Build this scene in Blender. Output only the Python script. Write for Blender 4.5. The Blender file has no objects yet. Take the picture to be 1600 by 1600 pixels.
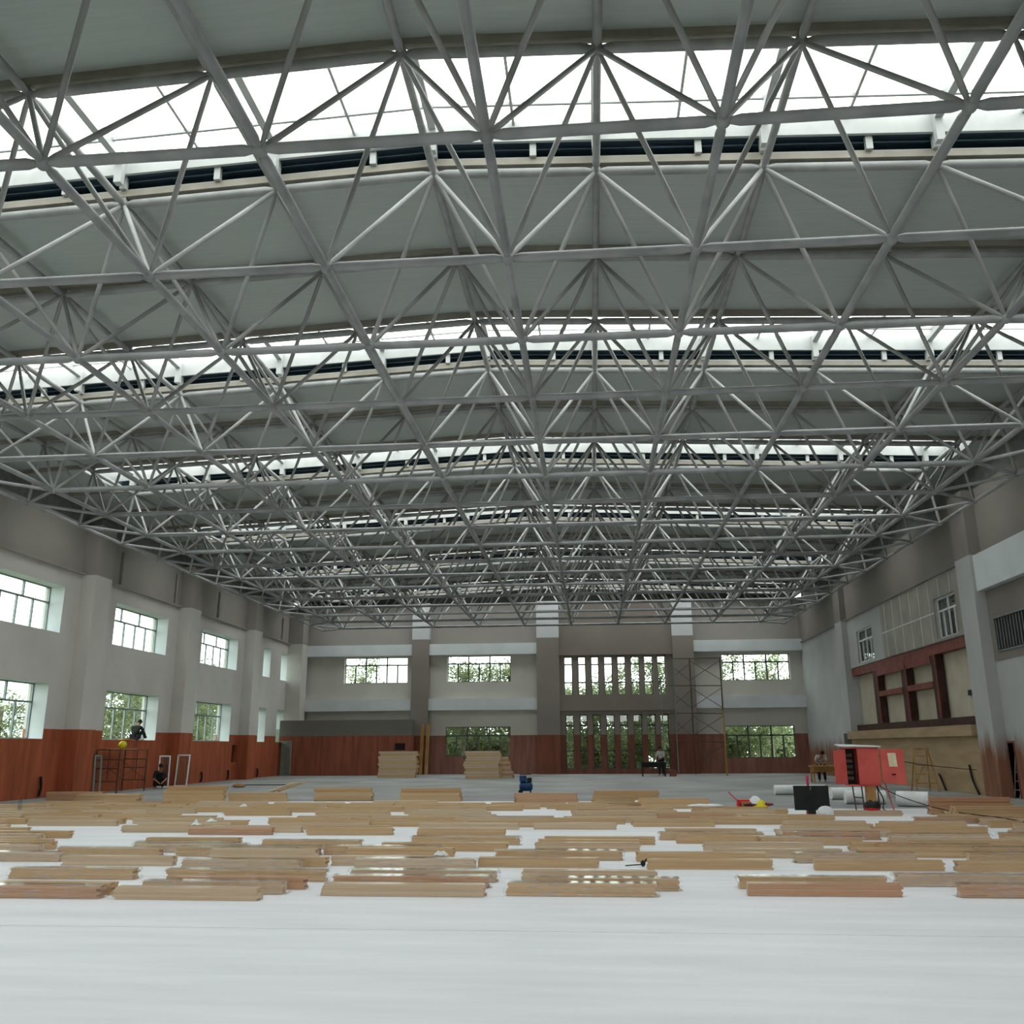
import bpy, math, random
import numpy as np
from mathutils import Matrix, Vector, Euler
R = random.Random(7)

# ------------------------------------------------------------------ camera
SC = bpy.context.scene
COL = SC.collection
FPX = 1395.6
PITCH, YAW, ROLL = 0.2571, 0.0853, -0.0055
CAM = np.array([2.643, 0.0, 1.713])
def cam_axes():
    cy, sy, cp, sp = math.cos(YAW), math.sin(YAW), math.cos(PITCH), math.sin(PITCH)
    fw = np.array([-sy*cp, cy*cp, sp]); rt = np.array([cy, sy, 0.0]); up = np.cross(rt, fw)
    c, s = math.cos(ROLL), math.sin(ROLL)
    return c*rt+s*up, -s*rt+c*up, fw
RT, UP, FW = cam_axes()
cd = bpy.data.cameras.new('camera'); cam = bpy.data.objects.new('camera', cd); COL.objects.link(cam)
cd.sensor_width = 36; cd.lens = FPX*36/1600; cd.clip_end = 500
m = Matrix.Identity(4)
for i in range(3):
    m[i][0] = RT[i]; m[i][1] = UP[i]; m[i][2] = -FW[i]; m[i][3] = CAM[i]
cam.matrix_world = m
SC.camera = cam

def on(u, v, axis, val):
    """the point of the plane axis = val seen at photo pixel (u, v)"""
    d = FW+RT*(u-800)/FPX-UP*(v-800)/FPX
    return CAM+(val-CAM[axis])/d[axis]*d

# ------------------------------------------------------------------ sky and exposure
W = bpy.data.worlds.new('overcast_sky'); SC.world = W; W.use_nodes = True
nt = W.node_tree; bg = nt.nodes['Background']
tc = nt.nodes.new('ShaderNodeTexCoord'); sx = nt.nodes.new('ShaderNodeSeparateXYZ')
nt.links.new(tc.outputs['Generated'], sx.inputs[0])
mr = nt.nodes.new('ShaderNodeMapRange')
mr.inputs['From Min'].default_value = -1; mr.inputs['From Max'].default_value = 1
mr.inputs['To Min'].default_value = 3.0; mr.inputs['To Max'].default_value = 5.5
nt.links.new(sx.outputs['X'], mr.inputs['Value']); nt.links.new(mr.outputs[0], bg.inputs['Strength'])
bg.inputs['Color'].default_value = (0.985, 1.0, 0.99, 1)
SC.view_settings.view_transform = 'Standard'; SC.view_settings.look = 'None'
SC.view_settings.gamma = 1; SC.view_settings.use_curve_mapping = False
SC.view_settings.exposure = 0.68
SC.cycles.max_bounces = 8; SC.cycles.diffuse_bounces = 5; SC.cycles.glossy_bounces = 3
SC.cycles.transparent_max_bounces = 16; SC.cycles.use_denoising = True
SC.cycles.caustics_reflective = False; SC.cycles.caustics_refractive = False

# ------------------------------------------------------------------ materials
def lin(c):
    r = []
    for x in c:
        x /= 255.0
        r.append(x/12.92 if x <= 0.04045 else ((x+0.055)/1.055)**2.4)
    return (r[0], r[1], r[2], 1)
def new_mat(name):
    mt = bpy.data.materials.new(name); mt.use_nodes = True
    return mt, mt.node_tree, mt.node_tree.nodes['Principled BSDF']
def noise_mat(name, c1, c2, rough=0.8, scale=3.0, stretch=(1, 1, 1), metal=0.0, spec=0.3, bump=0.0, contrast=(0.35, 0.65), coat=0.0):
    mt, t, b = new_mat(name)
    N = t.nodes.new; L = t.links.new
    g = N('ShaderNodeTexCoord'); mp = N('ShaderNodeMapping'); mp.inputs['Scale'].default_value = stretch
    no = N('ShaderNodeTexNoise'); no.inputs['Scale'].default_value = scale; no.inputs['Detail'].default_value = 5
    cr = N('ShaderNodeValToRGB')
    cr.color_ramp.elements[0].position = contrast[0]; cr.color_ramp.elements[1].position = contrast[1]
    cr.color_ramp.elements[0].color = lin(c1); cr.color_ramp.elements[1].color = lin(c2)
    L(g.outputs['Object'], mp.inputs[0]); L(mp.outputs[0], no.inputs['Vector']); L(no.outputs['Fac'], cr.inputs[0])
    L(cr.outputs[0], b.inputs['Base Color'])
    b.inputs['Roughness'].default_value = rough; b.inputs['Metallic'].default_value = metal
    b.inputs['Specular IOR Level'].default_value = spec; b.inputs['Coat Weight'].default_value = coat
    if bump:
        bp = N('ShaderNodeBump'); bp.inputs['Strength'].default_value = bump; bp.inputs['Distance'].default_value = 0.02
        L(no.outputs['Fac'], bp.inputs['Height']); L(bp.outputs[0], b.inputs['Normal'])
    return mt
def wall_mat(name, paint, dado=None, dado_z=2.42, top=None, top_z=8.3, smear=0.0):
    """painted wall: primer band below dado_z, paint, bare plaster above top_z, with blotchy dirt"""
    mt, t, b = new_mat(name)
    N = t.nodes.new; L = t.links.new
    g = N('ShaderNodeNewGeometry'); s = N('ShaderNodeSeparateXYZ'); L(g.outputs['Position'], s.inputs[0])
    no = N('ShaderNodeTexNoise'); no.inputs['Scale'].default_value = 0.45; no.inputs['Detail'].default_value = 6
    L(g.outputs['Position'], no.inputs['Vector'])
    n2 = N('ShaderNodeTexNoise'); n2.inputs['Scale'].default_value = 2.2; n2.inputs['Detail'].default_value = 4
    mp = N('ShaderNodeMapping'); mp.inputs['Scale'].default_value = (1.6, 1.6, 0.18)
    L(g.outputs['Position'], mp.inputs[0]); L(mp.outputs[0], n2.inputs['Vector'])
    def mixc(fac, a, c):
        mx = N('ShaderNodeMix'); mx.data_type = 'RGBA'
        if isinstance(fac, float): mx.inputs[0].default_value = fac
        else: L(fac, mx.inputs[0])
        for k, v in ((6, a), (7, c)):
            if isinstance(v, tuple): mx.inputs[k].default_value = v
            else: L(v, mx.inputs[k])
        return mx.outputs[2]
    def step(z, wid):
        mr = N('ShaderNodeMapRange'); mr.inputs['From Min'].default_value = z-wid; mr.inputs['From Max'].default_value = z+wid
        if wid > 0.05:
            ad = N('ShaderNodeMath'); ad.operation = 'MULTIPLY_ADD'; L(n2.outputs['Fac'], ad.inputs[0])
            ad.inputs[1].default_value = wid*3; ad.inputs[2].default_value = -wid*1.5
            a2 = N('ShaderNodeMath'); L(ad.outputs[0], a2.inputs[0]); L(s.outputs['Z'], a2.inputs[1]); L(a2.outputs[0], mr.inputs['Value'])
        else: L(s.outputs['Z'], mr.inputs['Value'])
        return mr.outputs[0]
    p1 = lin([x*1.03 for x in paint]); p2 = lin([x*0.84 for x in paint])
    c = mixc(no.outputs['Fac'], p2, p1)
    if dado:
        cr = N('ShaderNodeValToRGB'); cr.color_ramp.elements[0].position = 0.3; cr.color_ramp.elements[1].position = 0.7
        cr.color_ramp.elements[0].color = lin([x*0.78 for x in dado]); cr.color_ramp.elements[1].color = lin(dado)
        L(n2.outputs['Fac'], cr.inputs[0])
        c = mixc(step(dado_z, 0.012+smear), cr.outputs[0], c)
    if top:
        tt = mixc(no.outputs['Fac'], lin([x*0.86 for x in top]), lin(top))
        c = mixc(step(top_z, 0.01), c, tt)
    L(c, b.inputs['Base Color']); b.inputs['Roughness'].default_value = 0.85; b.inputs['Specular IOR Level'].default_value = 0.2
    return mt
def thin_ior(t, fr, ior):
    """a thin sheet reflects alike from both of its faces"""
    g = t.nodes.new('ShaderNodeNewGeometry'); mr = t.nodes.new('ShaderNodeMapRange')
    mr.inputs['To Min'].default_value = ior; mr.inputs['To Max'].default_value = 1/ior
    t.links.new(g.outputs['Backfacing'], mr.inputs['Value']); t.links.new(mr.outputs[0], fr.inputs['IOR'])
def glass_mat(name, tint, gloss, rough=0.0):
    mt, t, b = new_mat(name); t.nodes.remove(b)
    N = t.nodes.new; L = t.links.new
    tr = N('ShaderNodeBsdfTransparent'); tr.inputs[0].default_value = lin(tint)
    gl = N('ShaderNodeBsdfGlossy'); gl.inputs['Roughness'].default_value = rough
    fr = N('ShaderNodeFresnel'); thin_ior(t, fr, 1.45)
    ml = N('ShaderNodeMath'); ml.operation = 'MULTIPLY'; ml.inputs[1].default_value = gloss; L(fr.outputs[0], ml.inputs[0])
    mx = N('ShaderNodeMixShader'); L(ml.outputs[0], mx.inputs[0]); L(tr.outputs[0], mx.inputs[1]); L(gl.outputs[0], mx.inputs[2])
    L(mx.outputs[0], t.nodes['Material Output'].inputs[0])
    return mt
def wood_bundle_mat(name, stops, coat=0.35):
    mt, t, b = new_mat(name)
    N = t.nodes.new; L = t.links.new
    g = N('ShaderNodeTexCoord'); oi = N('ShaderNodeObjectInfo')
    s = N('ShaderNodeSeparateXYZ'); L(g.outputs['Object'], s.inputs[0])
    sn = N('ShaderNodeMath'); sn.operation = 'SNAP'; sn.inputs[1].default_value = 0.0272; L(s.outputs['Z'], sn.inputs[0])
    s2 = N('ShaderNodeMath'); s2.operation = 'SNAP'; s2.inputs[1].default_value = 0.0825; L(s.outputs['Y'], s2.inputs[0])
    cb = N('ShaderNodeCombineXYZ'); L(oi.outputs['Random'], cb.inputs[0]); L(s2.outputs[0], cb.inputs[1]); L(sn.outputs[0], cb.inputs[2])
    wn = N('ShaderNodeTexWhiteNoise'); wn.noise_dimensions = '3D'; L(cb.outputs[0], wn.inputs['Vector'])
    mp = N('ShaderNodeMapping'); mp.inputs['Scale'].default_value = (1.2, 22, 26)
    ad = N('ShaderNodeVectorMath'); L(g.outputs['Object'], ad.inputs[0])
    sc = N('ShaderNodeVectorMath'); sc.operation = 'SCALE'; L(oi.outputs['Random'], sc.inputs['Scale']); sc.inputs[0].default_value = (17, 9, 5)
    L(sc.outputs[0], ad.inputs[1]); L(ad.outputs[0], mp.inputs[0])
    no = N('ShaderNodeTexNoise'); no.inputs['Scale'].default_value = 1.6; no.inputs['Detail'].default_value = 4; L(mp.outputs[0], no.inputs['Vector'])
    m1 = N('ShaderNodeMath'); m1.operation = 'MULTIPLY_ADD'; L(wn.outputs['Value'], m1.inputs[0]); m1.inputs[1].default_value = 0.46
    m2 = N('ShaderNodeMath'); m2.operation = 'MULTIPLY_ADD'; L(no.outputs['Fac'], m2.inputs[0]); m2.inputs[1].default_value = 0.5; m2.inputs[2].default_value = 0.04
    L(m2.outputs[0], m1.inputs[2])
    m3 = N('ShaderNodeMath'); m3.operation = 'MULTIPLY_ADD'; L(oi.outputs['Random'], m3.inputs[0]); m3.inputs[1].default_value = 0.3; L(m1.outputs[0], m3.inputs[2])
    m4 = N('ShaderNodeMath'); m4.operation = 'SUBTRACT'; L(m3.outputs[0], m4.inputs[0]); m4.inputs[1].default_value = 0.12
    cr = N('ShaderNodeValToRGB'); L(m4.outputs[0], cr.inputs[0])
    e = cr.color_ramp.elements
    e[0].color = lin(stops[0]); e[0].position = 0.1; e[1].color = lin(stops[-1]); e[1].position = 0.95
    for k, c in enumerate(stops[1:-1]):
        q = e.new(0.1+0.85*(k+1)/(len(stops)-1)); q.color = lin(c)
    L(cr.outputs[0], b.inputs['Base Color']); b.inputs['Roughness'].default_value = 0.45
    b.inputs['Coat Weight'].default_value = coat; b.inputs['Coat Roughness'].default_value = 0.15
    bp = N('ShaderNodeBump'); bp.inputs['Strength'].default_value = 0.25; bp.inputs['Distance'].default_value = 0.004
    n3 = N('ShaderNodeTexNoise'); n3.inputs['Scale'].default_value = 9; L(g.outputs['Object'], n3.inputs['Vector'])
    L(n3.outputs['Fac'], bp.inputs['Height']); L(bp.outputs[0], b.inputs['Coat Normal'])
    return mt
def wrap_mat(name):
    mt, t, b = new_mat(name); t.nodes.remove(b)
    N = t.nodes.new; L = t.links.new
    g = N('ShaderNodeTexCoord'); no = N('ShaderNodeTexNoise'); no.inputs['Scale'].default_value = 7; no.inputs['Detail'].default_value = 3
    mp = N('ShaderNodeMapping'); mp.inputs['Scale'].default_value = (1.0, 5, 5)
    L(g.outputs['Object'], mp.inputs[0]); L(mp.outputs[0], no.inputs['Vector'])
    bp = N('ShaderNodeBump'); bp.inputs['Strength'].default_value = 0.16; bp.inputs['Distance'].default_value = 0.008; L(no.outputs['Fac'], bp.inputs['Height'])
    tr = N('ShaderNodeBsdfTransparent'); gl = N('ShaderNodeBsdfGlossy'); gl.inputs['Roughness'].default_value = 0.05; L(bp.outputs[0], gl.inputs['Normal'])
    df = N('ShaderNodeBsdfDiffuse'); df.inputs[0].default_value = (0.75, 0.72, 0.72, 1)
    cr = N('ShaderNodeMapRange'); cr.inputs['From Min'].default_value = 0.5; cr.inputs['From Max'].default_value = 0.8; cr.inputs['To Max'].default_value = 0.45; L(no.outputs['Fac'], cr.inputs['Value'])
    m1 = N('ShaderNodeMixShader'); L(cr.outputs[0], m1.inputs[0]); L(tr.outputs[0], m1.inputs[1]); L(df.outputs[0], m1.inputs[2])
    fr = N('ShaderNodeFresnel'); thin_ior(t, fr, 1.4); L(bp.outputs[0], fr.inputs['Normal'])
    m2 = N('ShaderNodeMixShader'); L(fr.outputs[0], m2.inputs[0]); L(m1.outputs[0], m2.inputs[1]); L(gl.outputs[0], m2.inputs[2])
    L(m2.outputs[0], t.nodes['Material Output'].inputs[0])
    return mt

M = {}
M['tube'] = noise_mat('grey_painted_tube', (134, 137, 136), (158, 160, 159), 0.5, 2.0, spec=0.35)
M['chord'] = noise_mat('grey_painted_chord', (122, 126, 127), (146, 149, 150), 0.5, 1.6, spec=0.35)
M['web'] = noise_mat('grey_painted_web', (124, 126, 124), (164, 166, 164), 0.5, 0.7, spec=0.35)
M['purlin'] = noise_mat('beige_purlin_paint', (134, 130, 120), (152, 147, 136), 0.6, 2.0)
M['panel'] = noise_mat('roof_panel_grey', (172, 180, 175), (178, 186, 181), 0.6, 6.0, stretch=(0.1, 3, 3))
M['white_steel'] = noise_mat('white_steel_paint', (172, 175, 173), (184, 187, 185), 0.5, 2.0)
M['dark_gutter'] = noise_mat('dark_blue_gutter', (40, 58, 72), (58, 76, 88), 0.6, 4.0, stretch=(0.2, 8, 8))
M['cladding'] = noise_mat('dark_green_grey_cladding', (104, 108, 104), (122, 126, 120), 0.7, 3.0)
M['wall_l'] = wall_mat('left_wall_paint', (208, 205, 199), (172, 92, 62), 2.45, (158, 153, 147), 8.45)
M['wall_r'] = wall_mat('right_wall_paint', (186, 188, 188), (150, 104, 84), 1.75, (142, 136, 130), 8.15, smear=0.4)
M['wall_b'] = wall_mat('back_wall_plaster', (202, 200, 191), (150, 104, 90), 2.45, (158, 153, 148), 8.3)
M['wall_c'] = wall_mat('centre_bay_plaster', (134, 126, 118), (122, 78, 64), 2.45)
M['band'] = noise_mat('white_painted_band', (196, 202, 204), (206, 212, 214), 0.8, 0.8)
M['pil'] = wall_mat('pilaster_grey_plaster', (138, 131, 124), (128, 78, 62), 2.45, (204, 208, 210), 8.75)
M['proj'] = wall_mat('projection_wall', (122, 119, 112), (150, 88, 68), 2.45)
M['concrete'] = noise_mat('grey_screed', (122, 124, 124), (156, 157, 156), 0.75, 0.35, stretch=(1, 1, 1), bump=0.1, spec=0.35, contrast=(0.3, 0.7))
M['foam'] = noise_mat('white_foam', (222, 224, 228), (234, 236, 240), 0.55, 1.2, stretch=(0.3, 2, 1), spec=0.4)
M['glass'] = glass_mat('window_glass', (240, 247, 244), 1.0)
M['roofglass'] = glass_mat('skylight_glass', (238, 240, 239), 0.6)
M['alu'] = noise_mat('grey_aluminium', (112, 122, 122), (130, 140, 140), 0.4, 4.0, metal=0.3)
M['alu_d'] = noise_mat('dark_grey_aluminium', (70, 76, 76), (88, 94, 94), 0.4, 4.0, metal=0.2)
M['alu_w'] = noise_mat('white_aluminium', (216, 220, 220), (230, 234, 234), 0.4, 4.0)
M['honey'] = wood_bundle_mat('honey_pine_boards', [(168, 136, 98), (192, 161, 120), (178, 146, 106), (202, 173, 134)])
M['pale'] = wood_bundle_mat('pale_pine_boards', [(174, 148, 118), (194, 171, 142), (182, 158, 130), (204, 184, 157)])
M['ruddy'] = wood_bundle_mat('reddish_pine_boards', [(158, 114, 84), (186, 146, 112), (170, 128, 98), (196, 160, 128)])
M['wrap'] = wrap_mat('clear_film')
M['leaf'] = noise_mat('leaf_green', (88, 100, 68), (134, 142, 104), 0.6, 1.0)
_t = M['leaf'].node_tree; _b = _t.nodes['Principled BSDF']; _tr = _t.nodes.new('ShaderNodeBsdfTranslucent'); _mx = _t.nodes.new('ShaderNodeMixShader'); _mx.inputs[0].default_value = 0.35
_t.links.new(_b.inputs['Base Color'].links[0].from_socket, _tr.inputs[0]); _t.links.new(_b.outputs[0], _mx.inputs[1]); _t.links.new(_tr.outputs[0], _mx.inputs[2]); _t.links.new(_mx.outputs[0], _t.nodes['Material Output'].inputs[0])
M['bark'] = noise_mat('bark', (90, 82, 72), (124, 116, 104), 0.9, 6.0, stretch=(1, 1, 0.3))
M['ground'] = noise_mat('outside_grass', (74, 92, 50), (120, 128, 84), 0.95, 0.6)
M['oxide'] = noise_mat('red_oxide_steel', (108, 56, 50), (130, 72, 64), 0.6, 2.5)
M['oxide_dark'] = noise_mat('dark_brown_steel', (54, 34, 30), (72, 46, 40), 0.6, 2.5)
M['cream'] = noise_mat('cream_board', (176, 168, 148), (190, 182, 164), 0.8, 1.2)
M['board'] = noise_mat('grey_board', (142, 138, 130), (158, 154, 146), 0.8, 1.0)
M['ply'] = noise_mat('plywood_sheet', (152, 130, 100), (168, 145, 113), 0.7, 2.2, stretch=(1, 0.3, 2))
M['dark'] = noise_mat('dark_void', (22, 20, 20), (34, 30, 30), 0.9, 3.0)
M['black'] = noise_mat('black_plastic', (10, 16, 16), (20, 28, 28), 0.45, 3.0)
M['rust'] = noise_mat('rusty_scaffold_tube', (58, 44, 38), (96, 72, 58), 0.6, 5.0)
M['yellow_steel'] = noise_mat('yellow_scaffold_tube', (150, 110, 40), (176, 132, 60), 0.6, 5.0)
M['red'] = noise_mat('red_paint', (196, 84, 78), (210, 96, 88), 0.45, 2.0)
M['redp'] = noise_mat('red_plastic', (196, 24, 26), (214, 34, 34), 0.35, 3.0)
M['paper'] = noise_mat('paper', (214, 204, 170), (226, 218, 190), 0.8, 9.0)
M['white_p'] = noise_mat('white_plastic', (214, 220, 222), (234, 238, 238), 0.5, 3.0, bump=0.3)
M['yellow'] = noise_mat('yellow_plastic', (206, 196, 30), (224, 214, 50), 0.4, 4.0)
M['orange'] = noise_mat('orange_plank', (196, 124, 40), (216, 146, 60), 0.7, 4.0)
M['purple'] = noise_mat('purple_cloth', (70, 40, 74), (128, 40, 56), 0.9, 5.0)
M['magenta'] = noise_mat('pink_plastic', (200, 40, 86), (216, 60, 104), 0.4, 4.0)
M['card'] = noise_mat('brown_cardboard', (150, 110, 74), (170, 128, 90), 0.9, 4.0)
M['blue'] = noise_mat('blue_enamel', (14, 46, 84), (22, 64, 112), 0.35, 4.0)
M['timber'] = noise_mat('rough_timber', (150, 112, 62), (186, 148, 96), 0.8, 4.0, stretch=(1, 1, 0.2))
M['bottle'] = glass_mat('clear_bottle', (225, 232, 236), 1.0)
M['skin'] = noise_mat('skin', (150, 104, 80), (170, 122, 96), 0.6, 5.0)
M['hair'] = noise_mat('black_hair', (14, 12, 12), (26, 22, 22), 0.6, 9.0)
M['cloth_green'] = noise_mat('dark_green_cloth', (26, 34, 30), (40, 48, 42), 0.9, 5.0)
M['cloth_dark'] = noise_mat('dark_cloth', (26, 26, 30), (40, 40, 44), 0.9, 5.0)
M['cloth_grey'] = noise_mat('grey_cloth', (150, 150, 146), (176, 176, 172), 0.9, 5.0)
M['green_door'] = noise_mat('pale_green_interior', (126, 140, 128), (146, 158, 146), 0.7, 2.0)
M['facade'] = noise_mat('pale_facade', (196, 206, 208), (216, 224, 226), 0.8, 0.3)

# ------------------------------------------------------------------ mesh helpers
class MB:
    def __init__(s): s.v = []; s.f = []; s.smooth = False
    def box(s, x0, x1, y0, y1, z0, z1, top=None):
        b = len(s.v)
        s.v += [(x0, y0, z0), (x1, y0, z0), (x1, y1, z0), (x0, y1, z0), (x0, y0, z1), (x1, y0, z1), (x1, y1, z1), (x0, y1, z1)]
        for q in ((0, 3, 2, 1), (4, 5, 6, 7), (0, 1, 5, 4), (1, 2, 6, 5), (2, 3, 7, 6), (3, 0, 4, 7)): s.f.append(tuple(b+i for i in q))
        return s
    def hexa(s, P):
        b = len(s.v); s.v += [tuple(p) for p in P]
        for q in ((0, 3, 2, 1), (4, 5, 6, 7), (0, 1, 5, 4), (1, 2, 6, 5), (2, 3, 7, 6), (3, 0, 4, 7)): s.f.append(tuple(b+i for i in q))
        return s
    def bar(s, p, q, w, h=None):
        """square bar from p to q"""
        h = h or w; p = Vector(p); q = Vector(q); d = (q-p).normalized()
        a = d.cross(Vector((0, 0, 1)))
        if a.length < 1e-3: a = Vector((1, 0, 0))
        a.normalize(); b = a.cross(d)
        P = []
        for c in (p, q):
            for (i, j) in ((-1, -1), (1, -1), (1, 1), (-1, 1)): P.append(c+a*i*w/2+b*j*h/2)
        return s.hexa(P)
    def tube(s, p, q, r, n=8, taper=0.0, r0=0.0):
        p = Vector(p); q = Vector(q); L = (q-p).length; d = (q-p)/L
        a = d.cross(Vector((0, 0, 1)))
        if a.length < 1e-3: a = Vector((1, 0, 0))
        a.normalize(); c = a.cross(d)
        st = [(0, r), (L, r)] if not taper else [(0, r0), (taper, r), (L-taper, r), (L, r0)]
        b = len(s.v)
        for t, rr in st:
            for k in range(n):
                w = 2*math.pi*k/n
                s.v.append(tuple(p+d*t+a*math.cos(w)*rr+c*math.sin(w)*rr))
        for j in range(len(st)-1):
            for k in range(n):
                s.f.append((b+j*n+k, b+j*n+(k+1) % n, b+(j+1)*n+(k+1) % n, b+(j+1)*n+k))
        s.f.append(tuple(b+k for k in reversed(range(n)))); s.f.append(tuple(b+(len(st)-1)*n+k for k in range(n)))
        s.smooth = True
        return s
    def ball(s, c, r, nu=10, nv=6, sc=(1, 1, 1)):
        b = len(s.v); c = Vector(c)
        s.v.append((c.x, c.y, c.z+r*sc[2]))
        for j in range(1, nv):
            t = math.pi*j/nv
            for k in range(nu):
                w = 2*math.pi*k/nu
                s.v.append((c.x+r*sc[0]*math.sin(t)*math.cos(w), c.y+r*sc[1]*math.sin(t)*math.sin(w), c.z+r*sc[2]*math.cos(t)))
        s.v.append((c.x, c.y, c.z-r*sc[2])); e = len(s.v)-1
        for k in range(nu):
            s.f.append((b, b+1+k, b+1+(k+1) % nu)); s.f.append((e, b+1+(nv-2)*nu+(k+1) % nu, b+1+(nv-2)*nu+k))
        for j in range(nv-2):
            for k in range(nu):
                s.f.append((b+1+j*nu+k, b+1+(j+1)*nu+k, b+1+(j+1)*nu+(k+1) % nu, b+1+j*nu+(k+1) % nu))
        s.smooth = True
        return s
    def lathe(s, c, prof, n=14):
        b = len(s.v)
        for r, z in prof:
            for k in range(n):
                w = 2*math.pi*k/n; s.v.append((c[0]+r*math.cos(w), c[1]+r*math.sin(w), c[2]+z))
        for j in range(len(prof)-1):
            for k in range(n): s.f.append((b+j*n+k, b+j*n+(k+1) % n, b+(j+1)*n+(k+1) % n, b+(j+1)*n+k))
        s.f.append(tuple(b+k for k in reversed(range(n)))); s.f.append(tuple(b+(len(prof)-1)*n+k for k in range(n)))
        s.smooth = True
        return s
    def mesh(s, name, mat, off=(0, 0, 0)):
        me = bpy.data.meshes.new(name)
        me.from_pydata([(x-off[0], y-off[1], z-off[2]) for x, y, z in s.v], [], s.f)
        if mat: me.materials.append(mat)
        if s.smooth:
            me.shade_smooth()
            me.set_sharp_from_angle(angle=math.radians(50))
        me.update()
        return me
    def build(s, name, mat, parent=None, world=False, bevel=0.0, loc=None):
        off = (0, 0, 0)
        if world and parent is not None:
            off = list(parent.location); q = parent.parent
            while q is not None: off = [a+b for a, b in zip(off, q.location)]; q = q.parent
        if loc is not None: off = loc
        o = bpy.data.objects.new(name, s.mesh(name, M[mat] if isinstance(mat, str) else mat, off)); COL.objects.link(o)
        if parent is not None: o.parent = parent
        if loc is not None: o.location = loc
        if bevel:
            bv = o.modifiers.new('bevel', 'BEVEL'); bv.width = bevel; bv.segments = 2; bv.limit_method = 'ANGLE'
        return o
def tag(o, label=None, cat=None, group=None, kind=None):
    if label: o['label'] = label
    if cat: o['category'] = cat
    if group: o['group'] = group
    if kind: o['kind'] = kind
    return o
def thing(name, label, cat, loc=(0, 0, 0), rz=0.0, group=None, kind=None):
    o = bpy.data.objects.new(name, None); COL.objects.link(o)
    o.location = loc; o.rotation_euler = (0, 0, rz); o.empty_display_size = 0.2
    return tag(o, label, cat, group, kind)
def holes_grid(mb, U, Z, holes, put):
    """fill U x Z with boxes, leaving the holes (u0, u1, z0, z1) open"""
    us = sorted({U[0], U[1]}.union(*[{min(max(h[0], U[0]), U[1]), min(max(h[1], U[0]), U[1])} for h in holes] or [set()]))
    for a, b in zip(us[:-1], us[1:]):
        if b-a < 1e-5: continue
        c = (a+b)/2
        hs = sorted([(max(h[2], Z[0]), min(h[3], Z[1])) for h in holes if h[0] < c < h[1]])
        z = Z[0]
        for h0, h1 in hs:
            if h0 > z+1e-5: put(mb, a, b, z, h0)
            z = max(z, h1)
        if z < Z[1]-1e-5: put(mb, a, b, z, Z[1])

# ------------------------------------------------------------------ dimensions
A = 3.0
YT = lambda n: 14.342+A*n          # rows of upper nodes
YB = lambda n: 12.842+A*n          # rows of lower nodes
ZR = 12.05                         # ridge height of the upper chord axis
ZBOT = 9.34
zt = lambda x: ZR-0.045*abs(x)
YBK = 59.7                         # face of the back pilasters
XL, XLP = -17.5, -16.9             # left wall, its piers
XR, XRP = 16.4, 16.0
Y0 = -4.0

# ------------------------------------------------------------------ ground and floor
g = MB().box(-90, 90, -30, 130, -0.5, -0.3).build('ground', 'ground'); tag(g, 'grass ground outside the hall windows', 'ground', kind='structure')
fl = MB().box(XL-0.6, XR+0.6, Y0-0.5, YBK+1.1, -0.3, 0).build('floor', 'concrete'); tag(fl, 'bare grey concrete screed floor of the hall', 'floor', kind='structure')

# ------------------------------------------------------------------ left wall
P9 = 8.5
winsY = [(26.85, 31.75), (35.9, 40.85), (44.6, 49.45)]
up_z = (5.98, 7.72); lo_z = (2.03, 4.05)
holesL = []
LW = []
for k in (-3, -2, -1):
    a, b = 26.95+P9*k, 31.9+P9*k
    LW.append((a, b, *up_z, 'big')); LW.append((a, b, *lo_z, 'big'))
def ylw(u, v): return float(on(u, v, 0, XL)[1])
def zlw(u, v): return float(on(u, v, 0, XL)[2])
up_z = (zlw(257, 1024), zlw(264, 966)); lo_z = (zlw(241, 1157), zlw(249, 1087))
for (a, b) in ((None, ylw(102, 919)), (ylw(182, 945), ylw(264, 966)), (ylw(317, 984), ylw(373, 999))):
    if a is None: a = b-4.85
    LW.append((a, b, *up_z, 'big'))
for (a, b) in ((None, ylw(77, 1068)), (ylw(167, 1079), ylw(249, 1087)), (ylw(306, 1095), ylw(362, 1100))):
    if a is None: a = b-4.75
    LW.append((a, b, *lo_z, 'big'))
LW.append((ylw(413, 1012), ylw(424, 1014), *up_z, 'slim')); LW.append((ylw(440, 1021), ylw(451, 1023), *up_z, 'slim'))
LW.append((ylw(405, 1106), ylw(416, 1108), *lo_z, 'slim')); LW.append((ylw(433, 1112), ylw(444, 1111), lo_z[0], lo_z[1], 'slim'))
niche = (ylw(363, 1163), ylw(369, 1190), 0.95, 1.9)
wb = MB()
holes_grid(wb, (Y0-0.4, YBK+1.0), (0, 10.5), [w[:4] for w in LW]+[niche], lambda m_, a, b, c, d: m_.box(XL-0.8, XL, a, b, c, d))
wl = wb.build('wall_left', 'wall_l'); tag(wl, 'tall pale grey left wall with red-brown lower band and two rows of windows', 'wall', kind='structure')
for k in range(-4, 3):
    y = 33.6+8.75*k
    if y > Y0: MB().box(XL, XLP, y, y+1.2, 0, 10.5).build('pier', 'wall_l', wl)
MB().box(XL, -16.5, 58.7, YBK+0.2, 0, 10.5).build('pier', 'wall_l', wl)
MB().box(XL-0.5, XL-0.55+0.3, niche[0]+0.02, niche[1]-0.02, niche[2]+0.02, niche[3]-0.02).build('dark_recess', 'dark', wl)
MB().box(XL, XL+0.18, Y0, YBK, 8.45, 8.52).build('plaster_ledge', 'wall_l', wl)
MB().box(XL-0.5, XL-0.4, Y0, YBK+0.9, 10.5, 11.75).build('eave_cladding', 'cladding', wl)
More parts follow.
